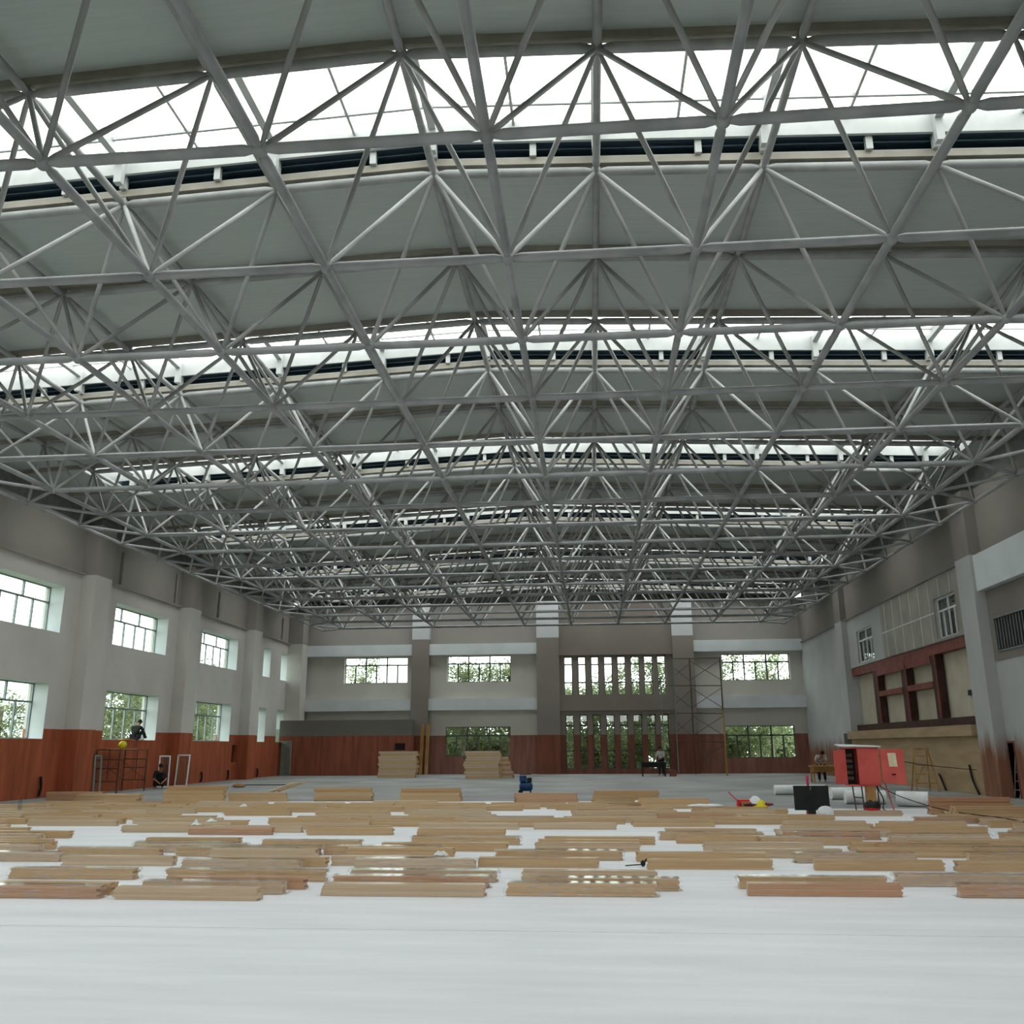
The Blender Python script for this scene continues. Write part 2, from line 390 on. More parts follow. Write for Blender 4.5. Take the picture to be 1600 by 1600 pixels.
def window_x(idx, a, b, c, d, kind, xg, label, mat='alu', panes=None):
    w = thing('window_%d' % idx, label, 'window', (xg, (a+b)/2, c), kind='structure')
    fr = MB(); t = 0.05
    fr.box(xg-t, xg+t, a, b, c, c+0.05); fr.box(xg-t, xg+t, a, b, d-0.05, d); fr.box(xg-t, xg+t, a, a+0.05, c, d); fr.box(xg-t, xg+t, b-0.05, b, c, d)
    if kind == 'big':
        zm = c+(d-c)*0.66; fr.box(xg-t, xg+t, a, b, zm-0.03, zm+0.03)
        n = 5
        for k in range(1, n): yy = a+(b-a)*k/n; fr.box(xg-t*0.8, xg+t*0.8, yy-0.03, yy+0.03, c, zm)
        for k in (1, 2): yy = a+(b-a)*k/3; fr.box(xg-t*0.8, xg+t*0.8, yy-0.03, yy+0.03, zm, d)
    fr.build('window_frame', mat, w, world=True)
    MB().box(xg-0.008, xg+0.008, a+0.04, b-0.04, c+0.04, d-0.04).build('pane', 'glass', w, world=True)
    return w
wi = 1
rv = MB()
for (a, b, c, d, kd) in LW:
    rv.box(XL-0.56, XL-0.004, b-0.012, b-0.001, c, d); rv.box(XL-0.56, XL-0.004, a, b-0.012, c+0.001, c+0.012); rv.box(XL-0.56, XL-0.004, a, b-0.012, d-0.012, d-0.001)
rv.build('window_reveals', 'band', wl)
for (a, b, c, d, kd) in LW:
    row = 'upper' if c > 4 else 'lower'
    if b > 20:
        if kd == 'big': w_ = {0: 'cut by the left photo edge', 1: 'between the first and second piers', 2: 'between the second and third piers'}[min(2, max(0, int((a-24)/8)))]
        else: w_ = 'nearer of the pair beyond the third pier' if a < 56 else 'next to the back corner'
    else: w_ = 'along the near end of the wall'
    window_x(wi, a, b, c, d, kd, XL-0.62, '%s %s window in the left wall, %s' % ('wide' if kd == 'big' else 'narrow', row, w_)); wi += 1
for k in range(5):   # conduits running up the upper plaster
    y = 36.5+k*5.2
    MB().tube((XL+0.07, y, 8.6), (XL+0.07, y, 10.0), 0.05).build('conduit_pipe', 'wall_l', wl)

# ------------------------------------------------------------------ right wall
def yr(u, v, x=XR): return float(on(u, v, 0, x)[1])
def zr(u, v, x=XR): return float(on(u, v, 0, x)[2])
SY0, SY1 = yr(1522, 987), yr(1330, 1045)     # stage opening along the wall
zlt, zlb = zr(1522, 987), zr(1525, 1005)
zob, zpt, zpl, zpb = zr(1541, 1117), zr(1541, 1132), zr(1339, 1143), zr(1338, 1155)
w1 = (yr(1361, 977), yr(1337, 985), zr(1366, 1029), zr(1361, 977))
w2 = (yr(1492, 923), yr(1459, 937), zr(1502, 988), zr(1492, 923))
vent = (28.6, yr(1556, 967), zr(1563, 1016), zr(1556, 967))
sdoor = (yr(1338, 1163), yr(1319, 1145)+0.1, 0.0, 2.32)
ndoor = (yr(1577, 1247)-0.9, yr(1577, 1247)+0.75, 0.0, 1.75)
rb = MB()
holesR = [(SY0, SY1, 0.0, zlt), w1, w2, sdoor, ndoor]
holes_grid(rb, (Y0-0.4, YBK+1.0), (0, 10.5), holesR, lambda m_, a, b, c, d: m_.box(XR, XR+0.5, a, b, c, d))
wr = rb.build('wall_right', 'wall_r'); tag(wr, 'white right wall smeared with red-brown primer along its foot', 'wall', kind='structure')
zbr = (zr(1600, 900)-0.1, 8.15)
MB().box(XRP, XR, yr(1540, 920), yr(1515, 920), 0, 10.5).build('pier', 'wall_r', wr)
MB().box(XRP+0.1, XR, SY1+0.02, SY1+1.3, 2.4, 10.0).build('pier', 'wall_r', wr)
for k in (1, 2, 3): MB().box(XRP, XR, 30.9-P9*k, 32.2-P9*k, 0, 10.5).build('pier', 'wall_r', wr)
MB().box(XRP+0.1, XR, Y0, yr(1540, 920)-0.01, 6.85, 8.1).build('wall_beam', 'band', wr)
MB().box(XR+0.4, XR+0.5, Y0, YBK+0.9, 10.5, 11.75).build('eave_cladding', 'cladding', wr)
MB().box(XR-0.03, XR, Y0, yr(1540, 920)-0.01, 4.45, 6.84).build('bare_plaster', 'pil', wr)
MB().box(XR-0.12, XR, Y0, YBK, 8.15, 8.22).build('plaster_ledge', 'wall_r', wr)
gbd = MB(); pan0, pan1 = yr(1505, 905)+0.1, yr(1374, 940)
holes_grid(gbd, (pan0, pan1), (zlt+0.02, 8.1), [w1, w2], lambda m_, a, b, c, d: m_.box(XR-0.04, XR, a, b, c, d))
gb = gbd.build('grey_board_panel', 'board', wr)
sm = MB()
for k in range(1, 9):
    y = pan0+(pan1-pan0)*k/8.6
    if w2[0]-0.1 < y < w2[1]+0.1: sm.box(XR-0.05, XR-0.038, y, y+0.04, w2[3], 8.1)
    else: sm.box(XR-0.05, XR-0.038, y, y+0.04, zlt+0.02, 8.1)
sm.box(XR-0.05, XR-0.038, w2[1], pan1, 6.75, 6.8)
sm.build('board_seam', 'band', gb)
rb2 = MB().box(XR+0.45, XR+0.5, SY0, SY1, 0, zlt).build('stage_backing', 'cream', wr)
bp = MB()
for (a, b, c, d) in ((SY0, yr(1470, 1132)-0.05, zob, zlb), (yr(1376, 1137)+0.4, SY1, zob, zlb), (SY0, SY1, zob, zlb)): pass
bp.box(XR+0.36, XR+0.42, SY0, SY1, zob, zlt).build('cream_panel', 'cream', wr)
MB().box(XR+0.30, XR+0.36, SY0+1.55, SY0+2.0, zr(1476, 1090), zr(1476, 1082)).build('switch_plate', 'black', wr)
# steel frame
sf = thing('steel_frame', 'red-oxide steel frame of posts and beams standing in the opening of the right wall', 'steel frame', (XR+0.15, (SY0+SY1)/2, 0))
def rbeam(name, y0_, y1_, z0_, z1_, mat='oxide', x0_=XR+0.02, x1_=XR+0.30): return MB().box(x0_, x1_, y0_, y1_, z0_, z1_).build(name, mat, sf, world=True)
zz = [zr(1368, 1090, XR+0.1), zr(1368, 1082, XR+0.1)]
yp = [(43.9+0.5, 44.8+0.5), (40.2+0.45, 41.0+0.5), (36.7+0.5, 37.3+0.5)]
yp = [(yr(1374, 1095), yr(1367, 1095)), (yr(1419, 1090), yr(1411, 1090)), (yr(1466, 1080), yr(1459, 1080))]
rbeam('top_beam', SY0, SY1, zlb, zlt-0.03)
rbeam('bottom_beam', SY0, SY1, zpl-0.1, zob, 'oxide_dark')
for (a, b) in yp:
    rbeam('post', a-0.05, b, zob, zlb, 'oxide_dark')
    rbeam('post_flange', a-0.08, a+0.02, zob, zlb, 'oxide', XR-0.02, XR+0.02)
rbeam('second_beam', yp[2][1], yp[0][0], zlb-0.30, zlb, 'oxide', XR-0.02, XR+0.02)
for (a, b) in ((yp[0][0], yp[1][1]), (yp[1][0], yp[2][1])): rbeam('middle_beam', b, a, zz[0], zz[1], 'oxide', XR+0.0, XR+0.26)
hd = thing('plywood_hoarding', 'beige plywood hoarding with a boxed ledge under the red steel frame', 'hoarding', (XR, (SY0+SY1)/2, 0))
MB().box(XRP+0.06, XRP+0.12, SY0, SY1, 0.0, zpb).build('board_panel', 'ply', hd, world=True)
MB().box(XRP-0.14, XR+0.0, SY0+0.02, SY1, zpb, zpl).build('ledge', 'ply', hd, world=True)
MB().box(XRP-0.13, XR+0.0, SY0+0.02, SY0+(SY1-SY0)*0.36, zpl, zpt).build('raised_ledge', 'ply', hd, world=True)
for nm, (a, b, c, d), n, lab in (('a', w1, 4, 'small barred window high in the right wall above the left end of the steel frame'), ('b', w2, 4, 'barred window high in the right wall, set in the grey boards')):
    w = thing('window_%d' % wi, lab, 'window', (XR+0.2, (a+b)/2, c), kind='structure'); wi += 1
    fr = MB(); xg = XR+0.12
    for q in ((a, b, c, c+0.06), (a, b, d-0.06, d), (a, a+0.06, c, d), (b-0.06, b, c, d), (a, b, c+(d-c)*0.66, c+(d-c)*0.66+0.07), ((a+b)/2-0.03, (a+b)/2+0.03, c+(d-c)*0.66, d)): fr.box(xg-0.03, xg+0.03, *q)
    for k in range(1, n): yy = a+(b-a)*k/n; fr.box(xg-0.03, xg+0.03, yy-0.025, yy+0.025, c, c+(d-c)*0.66)
    fr.build('window_frame', 'alu_w', w, world=True)
    MB().box(xg+0.05, xg+0.06, a, b, c, d).build('pane', 'glass', w, world=True)
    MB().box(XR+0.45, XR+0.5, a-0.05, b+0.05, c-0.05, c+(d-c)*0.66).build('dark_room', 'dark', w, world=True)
    MB().box(XR+0.45, XR+0.5, a-0.05, b+0.05, c+(d-c)*0.66, d+0.05).build('room_ceiling', 'board', w, world=True)
vg = thing('air_vent', 'dark louvred vent grille in the right wall at the photo edge', 'vent', (XR-0.04, (vent[0]+vent[1])/2, vent[2]))
MB().box(XR-0.05, XR-0.03, vent[0], vent[1], vent[2], vent[3]).build('backing', 'dark', vg, world=True)
lv = MB()
for k in range(14): y = vent[0]+(vent[1]-vent[0])*(k+0.5)/14; lv.box(XR-0.07, XR-0.03, y-0.03, y+0.01, vent[2]+0.03, vent[3]-0.03)
lv.build('louvres', 'alu', vg, world=True)
vf = MB()
for q in ((vent[0], vent[1], vent[2]-0.05, vent[2]), (vent[0], vent[1], vent[3], vent[3]+0.05), (vent[1], vent[1]+0.05, vent[2]-0.05, vent[3]+0.05)): vf.box(XR-0.08, XR, *q)
vf.build('frame', 'alu', vg, world=True)
d1 = thing('door_1', 'narrow dark doorway at the end of the plywood hoarding, far part of the right wall', 'doorway', (XR+0.2, sdoor[0], 0), kind='structure')
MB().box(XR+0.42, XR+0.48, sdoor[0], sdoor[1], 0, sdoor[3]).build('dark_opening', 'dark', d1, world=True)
MB().box(XR-0.02, XR+0.2, sdoor[1]-0.08, sdoor[1], 0, sdoor[3]).build('door_jamb', 'board', d1, world=True)
d2 = thing('door_2', 'dark doorway beside the white pier at the near end of the right wall', 'doorway', (XR+0.2, ndoor[0], 0), kind='structure')
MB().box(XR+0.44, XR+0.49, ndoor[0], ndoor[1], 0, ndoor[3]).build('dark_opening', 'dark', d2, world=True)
fj = MB()
for q in ((ndoor[0]-0.06, ndoor[0], 0, ndoor[3]+0.06), (ndoor[1], ndoor[1]+0.06, 0, ndoor[3]+0.06), (ndoor[0], ndoor[1], ndoor[3], ndoor[3]+0.06)): fj.box(XR-0.03, XR+0.1, *q)
fj.build('door_frame', 'oxide', d2, world=True)

# ------------------------------------------------------------------ back wall
YF, YRC = YBK, YBK+0.55
def xb(u, v, y=YBK): return float(on(u, v, 1, y)[0])
def zb(u, v, y=YBK): return float(on(u, v, 1, y)[2])
pil = [(xb(643, 1040), xb(670, 1040)), (xb(838, 1000), xb(873, 1000)), (xb(1050, 1000), xb(1083, 1000))]
zub = (zb(560, 1025), zb(560, 1008)); zlbb = (zb(560, 1111), zb(560, 1093))
def rb_(u0, v0, u1, v1, y): return (xb(u0, v0, y), xb(u1, v1, y), zb(u1, v1, y), zb(u0, v0, y))
BW = [rb_(539, 1028, 636, 1067, YRC), rb_(699, 1025, 798, 1065, YRC), rb_(1127, 1022, 1236, 1062, YRC), rb_(696, 1136, 798, 1182, YRC), rb_(1133, 1134, 1246, 1184, YRC)]
zt_ = 11.2
bw = MB()
def putb(m_, a, b, c, d): m_.box(a, b, YRC, YRC+0.45, c, d)
holes_grid(bw, (XL-0.6, pil[1][1]-0.05), (0, zt_), [BW[0], BW[1], BW[3]], putb)
holes_grid(bw, (pil[2][0]+0.05, XR+0.5), (0, zt_), [BW[2], BW[4]], putb)
wbk = bw.build('wall_back', 'wall_b'); tag(wbk, 'far end wall of the hall with horizontal white bands, pilasters and windows', 'wall', kind='structure')
# middle bay: slots between fins
cu = [(305, 370), (415, 475), (518, 578), (620, 685), (725, 788), (830, 900), (935, 1005), (1040, 1105)]
slots = []
cz = (zb(960, 1085), zb(960, 1024)); lz = (zb(960, 1202), zb(960, 1116))
YC = YBK+0.25
for (a, b) in cu:
    u0, u1 = 820+a/5, 820+b/5
    slots.append((xb(u0, 1050, YC), xb(u1, 1050, YC), *cz)); slots.append((xb(u0, 1050, YC)+0.03, xb(u1, 1050, YC)+0.03, *lz))
cb = MB()
holes_grid(cb, (pil[1][1]-0.05, pil[2][0]+0.05), (0, zt_), slots, lambda m_, a, b, c, d: m_.box(a, b, YC, YC+0.75, c, d))
cbo = cb.build('centre_bay', 'wall_c', wbk)
MB().box(pil[1][1], pil[2][0], YC-0.18, YC, zb(940, 1023), 8.2).build('wall_beam', 'wall_c', wbk)
MB().box(pil[1][1], pil[2][0], YC-0.12, YC, zb(960, 1110), zb(960, 1092)).build('wall_beam', 'wall_c', wbk)
for (a, b) in pil: MB().box(a, b, YBK, YRC, 0, zt_).build('pilaster', 'pil', wbk)
bays = [(XL+0.02, pil[0][0]), (pil[0][1], pil[1][0]), (pil[2][1], XR)]
for (a, b) in bays:
    MB().box(a, b, YF+0.1, YRC, zub[0], zub[1]).build('wall_band', 'band', wbk)
    MB().box(a, b, YF+0.1, YRC, zlbb[0], zlbb[1]).build('wall_band', 'band', wbk)
MB().box(XL, XR, YRC+0.4, YRC+0.45, zt_, 12.2).build('eave_cladding', 'cladding', wbk)
def window_y(idx, q, yg, label, n=6, tr=0.3, mat='alu_d'):
    a, b, c, d = q
    w = thing('window_%d' % idx, label, 'window', ((a+b)/2, yg, c), kind='structure')
    fr = MB()
    for p in ((a, b, c, c+0.05), (a, b, d-0.05, d), (a, a+0.05, c, d), (b-0.05, b, c, d)): fr.box(p[0], p[1], yg-0.04, yg+0.04, p[2], p[3])
    if n > 1:
        zm = d-(d-c)*tr; fr.box(a, b, yg-0.05, yg+0.04, zm-0.045, zm+0.045)
        for k in range(1, n): x = a+(b-a)*k/n; fr.box(x-0.045, x+0.045, yg-0.05, yg+0.035, c, d if k % 2 == 0 else zm)
    else:
        for f in (0.33, 0.80): fr.box(a, b, yg-0.04, yg+0.04, c+(d-c)*f-0.045, c+(d-c)*f+0.045)
    fr.build('window_frame', mat, w, world=True)
    MB().box(a+0.03, b-0.03, yg-0.006, yg+0.006, c+0.03, d-0.03).build('pane', 'glass', w, world=True)
    return w
labs = ['wide upper window left of all pilasters in the far wall', 'wide upper window full of foliage between two pilasters of the far wall', 'wide upper window at the right end of the far wall',
        'lower window behind the second board stack in the far wall', 'lower window at the right end of the far wall, over the dark dado']
for q, l in zip(BW, labs): window_y(wi, q, YRC+0.3, l); wi += 1
for i, q in enumerate(slots):
    row = 'upper' if i % 2 == 0 else 'lower'
    window_y(wi, q, YC+0.6, '%s slot window %s in the middle bay, %s' % (['tall', 'long'][i % 2], row, ['leftmost', 'second from the left', 'third from the left', 'fourth from the left', 'fourth from the right', 'third from the right', 'second from the right', 'rightmost, behind the scaffold tower'][i//2]), 1); wi += 1
# projecting room in the left back corner
YP = 58.0; px1 = xb(640, 1124, YP); ph = zb(560, 1125, YP)
pj = MB(); dx = (float(on(421, 1180, 1, YP)[0])+0.25, float(on(455, 1180, 1, YP)[0]))
holes_grid(pj, (XL, px1), (0, ph), [(dx[0], dx[1], 0, 2.15)], lambda m_, a, b, c, d: m_.box(a, b, YP, YP+0.2, c, d))
pj.box(px1-0.2, px1, YP+0.2, YRC, 0, ph); pj.box(XL, px1-0.2, YP+0.2, YRC, ph-0.15, ph)
pjo = pj.build('wall_projection', 'proj'); tag(pjo, 'low projecting room wall with red-brown lower half in the left back corner', 'wall', kind='structure')
d3 = thing('door_3', 'open pale green doorway in the low projecting wall', 'doorway', (dx[0], YP, 0), kind='structure')
fj = MB()
for q in ((dx[0], dx[0]+0.07, 0, 2.15), (dx[1]-0.07, dx[1], 0, 2.15), (dx[0], dx[1], 2.08, 2.15)): fj.box(q[0], q[1], YP-0.03, YP+0.22, q[2], q[3])
fj.build('door_frame', 'green_door', d3, world=True)
MB().box(dx[0]+0.05, dx[0]+0.1, YP+0.1, YP+0.95, 0, 2.07).build('door_leaf', 'green_door', d3, world=True)
MB().box(dx[0]-0.2, dx[1]+0.6, YP+0.5, YP+0.55, 0, 2.9).build('inner_wall', 'green_door', d3, world=True)
xc = float(on(625, 1165, 1, YP)[0])
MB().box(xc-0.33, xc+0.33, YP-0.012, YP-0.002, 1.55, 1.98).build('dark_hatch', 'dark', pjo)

# wall behind the camera; its unseen openings are added to brighten the hall
MB()
fill_openings = [(-14+i*6.2, -9.6+i*6.2, z_, z_+2.4) for i in range(5) for z_ in (5.0,)]
fb = MB(); holes_grid(fb, (XL-0.6, XR+0.5), (0, 12.2), fill_openings, lambda m_, a, b, c, d: m_.box(a, b, Y0-0.5, Y0, c, d))
wf = fb.build('wall_front', 'wall_l'); tag(wf, 'end wall behind the viewpoint, with openings added to let in light', 'wall', kind='structure')

# ------------------------------------------------------------------ roof
def slopebox(mb, x0, x1, y0, y1, dz0, dz1):
    xs = [x0]+([0.0] if x0 < 0 < x1 else [])+[x1]
    for a, b in zip(xs[:-1], xs[1:]):
        mb.hexa([(a, y0, zt(a)+dz0), (b, y0, zt(b)+dz0), (b, y1, zt(b)+dz0), (a, y1, zt(a)+dz0), (a, y0, zt(a)+dz1), (b, y0, zt(b)+dz1), (b, y1, zt(b)+dz1), (a, y1, zt(a)+dz1)])
XE = 17.9; SK = 15.8
rp = MB(); skl = []
for mdl in range(-2, 6):
    ya, yb2 = YT(3*mdl), YT(3*mdl+2)
    ya = max(ya, Y0-0.5); yb2 = min(yb2, YRC+0.5)
    if yb2 > ya+0.5: slopebox(rp, -XE, XE, ya, yb2, 0.275, 0.33)
    s0, s1 = YT(3*mdl-1), YT(3*mdl)
    if s0 > Y0-0.5 and s1 < YRC+0.6:
        for (a, b) in ((-XE, -SK), (SK, XE)): slopebox(rp, a, b, s0, s1, 0.275, 0.33)
        skl.append((s0, s1, mdl))
ceil = rp.build('ceiling', 'panel'); tag(ceil, 'pale grey-green roof panels above the steel lattice', 'ceiling', kind='structure')
for mdl in range(-2, 6):     # narrow seam strip of the ridge
    ya, yb2 = max(YT(3*mdl), Y0-0.5), min(YT(3*mdl+2), YRC+0.5)
    if yb2 > ya+0.5: MB().box(-0.45, 0.45, ya, yb2, ZR+0.240, ZR+0.255).build('ridge_strip', 'panel', ceil)
for n in range(-6, 16):
    if YT(n) < Y0: continue
    p = MB(); slopebox(p, -XE+0.2, XE-0.2, YT(n)-0.06, YT(n)+0.06, 0.14, 0.272)
    for k in range(-5, 6): p.box(k*3-0.05, k*3+0.05, YT(n)-0.05, YT(n)+0.05, zt(k*3)+0.04, zt(k*3)+0.16)
    p.build('purlin', 'purlin', ceil)
ords = {-1: 'behind the viewpoint', 0: 'nearest in the photo, along its top edge', 1: 'second from the top of the photo', 2: 'third from the top of the photo', 3: 'fourth from the top of the photo', 4: 'fifth from the top of the photo', 5: 'last before the far wall'}
for (s0, s1, mdl) in skl:
    w = thing('window_%d' % wi, 'glazed skylight strip across the roof, %s' % ords[mdl], 'skylight', (0, (s0+s1)/2, ZR), kind='structure'); wi += 1
    f = MB(); slopebox(f, -SK, SK, s1-0.2, s1-0.14, 0.53, 0.95); f.build('fascia', 'white_steel', w, world=True)
    f = MB(); slopebox(f, -SK, SK, s0, s0+0.08, 0.272, 0.95); f.build('kerb', 'purlin', w, world=True)
    f = MB(); slopebox(f, -SK, SK, s1+0.30, s1+0.36, 0.33, 0.57); slopebox(f, -SK, SK, s1-0.14, s1+0.30, 0.54, 0.57); f.build('gutter', 'dark_gutter', w, world=True)
    f = MB(); slopebox(f, -SK, SK, s1-0.06, s1-0.02, 0.44, 0.455); f.build('gutter_rail', 'dark_gutter', w, world=True)
    f = MB()
    for k in range(-10, 11):
        x = k*1.5+0.35 if k % 2 else k*1.5
        f.box(x-0.06, x+0.06, s1-0.13, s1-0.03, zt(x)+0.272, zt(x)+0.54)
    f.build('gutter_post', 'white_steel', w, world=True)
    for k in range(-5, 6):
        x = 3*k; f = MB(); f.box(x-0.07, x+0.07, s0+0.08, s1-0.2, zt(x)+0.72, zt(x)+0.94); f.box(x-0.07, x+0.07, s1-0.34, s1-0.205, zt(x)+0.275, zt(x)+0.72)
        f.build('rafter', 'white_steel', w, world=True)
    f = MB()
    for k in range(-5, 5): x = 3*k+1.5; f.box(x-0.025, x+0.025, s0+0.08, s1-0.2, zt(x)+0.87, zt(x)+0.94)
    slopebox(f, -SK, SK, s0+0.75, s0+0.80, 0.87, 0.94); slopebox(f, -SK, SK, s1-0.75, s1-0.70, 0.87, 0.94)
    f.build('glazing_bars', 'white_steel', w, world=True)
    for x in (-SK, SK): MB().box(x-0.05, x+0.05, s0, s1, zt(SK)+0.275, zt(SK)+0.95).build('end_plate', 'white_steel', w, world=True)
    f = MB(); slopebox(f, -SK, SK, s0, s1-0.1, 0.955, 0.962); f.build('glass_sheet', 'roofglass', w, world=True)
    pl = bpy.data.lights.new('skylight_portal', 'AREA'); pl.shape = 'RECTANGLE'; pl.size = 2*SK; pl.size_y = s1-s0; pl.cycles.is_portal = True
    po = bpy.data.objects.new('skylight_portal', pl); COL.objects.link(po); po.location = (0, (s0+s1)/2, ZR+1.15)

# ------------------------------------------------------------------ space frame
sfm = thing('space_frame', 'grey steel tube space frame spanning the whole hall under the roof', 'space frame', (0, 28, ZBOT))
tops = {}; bots = {}
for n in range(-6, 16):
    if YT(n) < Y0+0.3: continue
    for k in range(-5, 6): tops[(k, n)] = Vector((3*k, YT(n), zt(3*k)))
for n in range(-5, 16):
    if YB(n) < Y0+0.3: continue
    for k in range(-5, 5): bots[(k, n)] = Vector((3*k+1.5, YB(n), ZBOT))
edge = {}
for n in range(-6, 16):
    if YT(n) < Y0+0.3: continue
    for s in (-1, 1): edge[(s, n)] = Vector((15.3*s, YT(n), ZBOT+0.05))
seg = {'top_chord': [], 'bottom_chord': [], 'diagonal': [], 'edge_brace': []}
for (k, n), p in tops.items():
    if (k+1, n) in tops: seg['top_chord'].append((p, tops[(k+1, n)], 0.085))
    if (k, n+1) in tops: seg['top_chord'].append((p, tops[(k, n+1)], 0.07))
for (k, n), p in bots.items():
    if (k+1, n) in bots: seg['bottom_chord'].append((p, bots[(k+1, n)], 0.078))
    if (k, n+1) in bots: seg['bottom_chord'].append((p, bots[(k, n+1)], 0.07))
    for dk in (0, 1):
        for dn in (-1, 0):
            if (k+dk, n+dn) in tops: seg['diagonal'].append((p, tops[(k+dk, n+dn)], 0.044))
for (s, n), p in edge.items():
    kb = 4 if s > 0 else -5
    for nn in (n, n+1):
        if (kb, nn) in bots: seg['edge_brace'].append((p, bots[(kb, nn)], 0.05))
    seg['edge_brace'].append((p, tops[(5*s, n)], 0.05))
    if (s, n+1) in edge: seg['edge_brace'].append((p, edge[(s, n+1)], 0.06))
def vis(p):
    d = np.array(p)-CAM; z = d@FW
    if z < 1: return 0
    u, v = 800+FPX*(d@RT)/z, 800-FPX*(d@UP)/z
    return 1/z if -60 < u < 1660 and -60 < v < 1660 else 0
for nm, L in seg.items():
    L.sort(key=lambda s: -max(vis(s[0]), vis(s[1]), vis((s[0]+s[1])/2))*s[2]*(1 if vis((s[0]+s[1])/2) else 0.2))
    cap = {'top_chord': 100, 'bottom_chord': 100, 'diagonal': 100, 'edge_brace': 20}[nm]
    matn = {'top_chord': 'tube', 'bottom_chord': 'chord', 'diagonal': 'web', 'edge_brace': 'tube'}[nm]
    rest = MB()
    for i, (p, q, r) in enumerate(L):
        mb = MB() if i < cap else rest
        mb.tube(p, q, r, 10 if i < cap else 8, taper=0.22, r0=0.028)
        if i < cap: mb.build(nm+'_tube', matn, sfm, world=True)
    o = rest.build(nm+'_tube', matn, sfm, world=True); o['kind'] = 'stuff'
allnodes = [(p, 0.105) for p in list(tops.values())+list(bots.values())]+[(p, 0.09) for p in edge.values()]
allnodes.sort(key=lambda t: -vis(t[0]))
rest = MB()
for i, (p, r) in enumerate(allnodes):
    mb = MB() if i < 100 else rest
    mb.ball(p, r, 10, 6)
    if i < 100: mb.build('node_ball', 'chord', sfm, world=True)
o = rest.build('node_ball', 'chord', sfm, world=True); o['kind'] = 'stuff'
# ------------------------------------------------------------------ foam underlay
YE = 30.4
k = 0; y = 4.0
FO = ['first', 'second', 'third', 'fourth', 'fifth', 'sixth', 'seventh', 'eighth', 'ninth', 'tenth', 'eleventh', 'twelfth', 'thirteenth', 'fourteenth', 'fifteenth', 'sixteenth']
while y < YE-0.5:
    h = 1.75
    o = MB().box(-16.2 if y < 27 else -13.5, 15.2 if y < 25 else (14.0 if y < 26.5 else 3.0), y+0.01, min(y+h, YE), 0.0, 0.006+0.002*(k % 2)).build('foam_sheet', 'foam', loc=(0, y, 0))
    tag(o, 'white foam underlay strip, %s from the viewpoint%s' % (FO[k], ', plain and bare' if k < 3 else ', under board bundles'), 'foam underlay', 'white foam underlay strips')
    y += h; k += 1

# ------------------------------------------------------------------ board bundles
BW_, BH_ = 0.165, 0.136
def bundle_mesh(L, seed, mat, layers=5):
    rr = random.Random(seed); mb = MB()
    h = BH_/layers
    for j in range(layers):
        for i in range(2):
            a = rr.uniform(-0.02, 0.02); b = rr.uniform(-0.02, 0.02); dy = rr.uniform(-0.003, 0.003)
            mb.box(-L/2+a, L/2+b, -BW_/2+i*BW_/2+0.001+dy, -BW_/2+(i+1)*BW_/2-0.001+dy, j*h+0.0005, (j+1)*h-0.0005)
    return mb.mesh('board_bundle', M[mat])
LEN = [1.75, 1.95, 2.15]
meshes = {(mt, L, v): bundle_mesh(L, hash((mt, L, v)) % 999 if False else int(L*100)+v*7+len(mt), mt) for mt in ('honey', 'pale', 'ruddy') for L in LEN for v in range(2)}
wm = MB()
def wrap_mesh(L):
    mb = MB(); rr = random.Random(int(L*10)); n = 14; e = 0.012
    xs = [-L/2-0.05]+[-L/2-0.02+(L+0.04)*i/(n-1) for i in range(n)]+[L/2+0.05]
    prof = lambda x, s_: [(-BW_/2-e*s_+rr.uniform(-.004, .004), 0.004), (BW_/2+e*s_, 0.004), (BW_/2+e*s_, BH_*s_+e), (-BW_/2-e*s_, BH_*s_+e+rr.uniform(-.004, .004))]
    b = 0
    for i, x in enumerate(xs):
        s_ = 0.7 if i in (0, len(xs)-1) else 1.0
        for (y_, z_) in prof(x, s_): mb.v.append((x, y_, z_))
    for i in range(len(xs)-1):
        for k in range(4): mb.f.append((i*4+k, i*4+(k+1) % 4, (i+1)*4+(k+1) % 4, (i+1)*4+k))
    mb.smooth = True
    me = mb.mesh('plastic_wrap', M['wrap']); return me
wraps = {L: wrap_mesh(L) for L in LEN}
placed = []
def clash(x, y, z, L, w=BW_):
    for (a, b, c, l) in placed:
        if abs(c-z) < BH_*0.9 and abs(a-x) < (L+l)/2+0.03 and abs(b-y) < w+0.012: return True
    return False
tone = {'honey': 'honey-coloured', 'pale': 'pale', 'ruddy': 'reddish-brown'}
count = 0
def put_bundle(x, y, z, L, mt, label, group, wrap=False, rz=0.0, force=False):
    global count
    if not force and clash(x, y, z, L):
        for dy in (0.05, -0.05, 0.1, -0.1, 0.15, 0.2, -0.2, 0.25):
            if not clash(x, y+dy, z, L): y += dy; break
        else: return None
    placed.append((x, y, z, L))
    o = bpy.data.objects.new('board_bundle', meshes[(mt, L, count % 2)]); COL.objects.link(o)
    o.location = (x, y, z+0.0085 if z == 0 else z); o.rotation_euler = (0, 0, rz)
    tag(o, label, 'board bundle', group)
    if wrap:
        c = bpy.data.objects.new('plastic_wrap', wraps[L]); COL.objects.link(c); c.parent = o
    count += 1
    return o
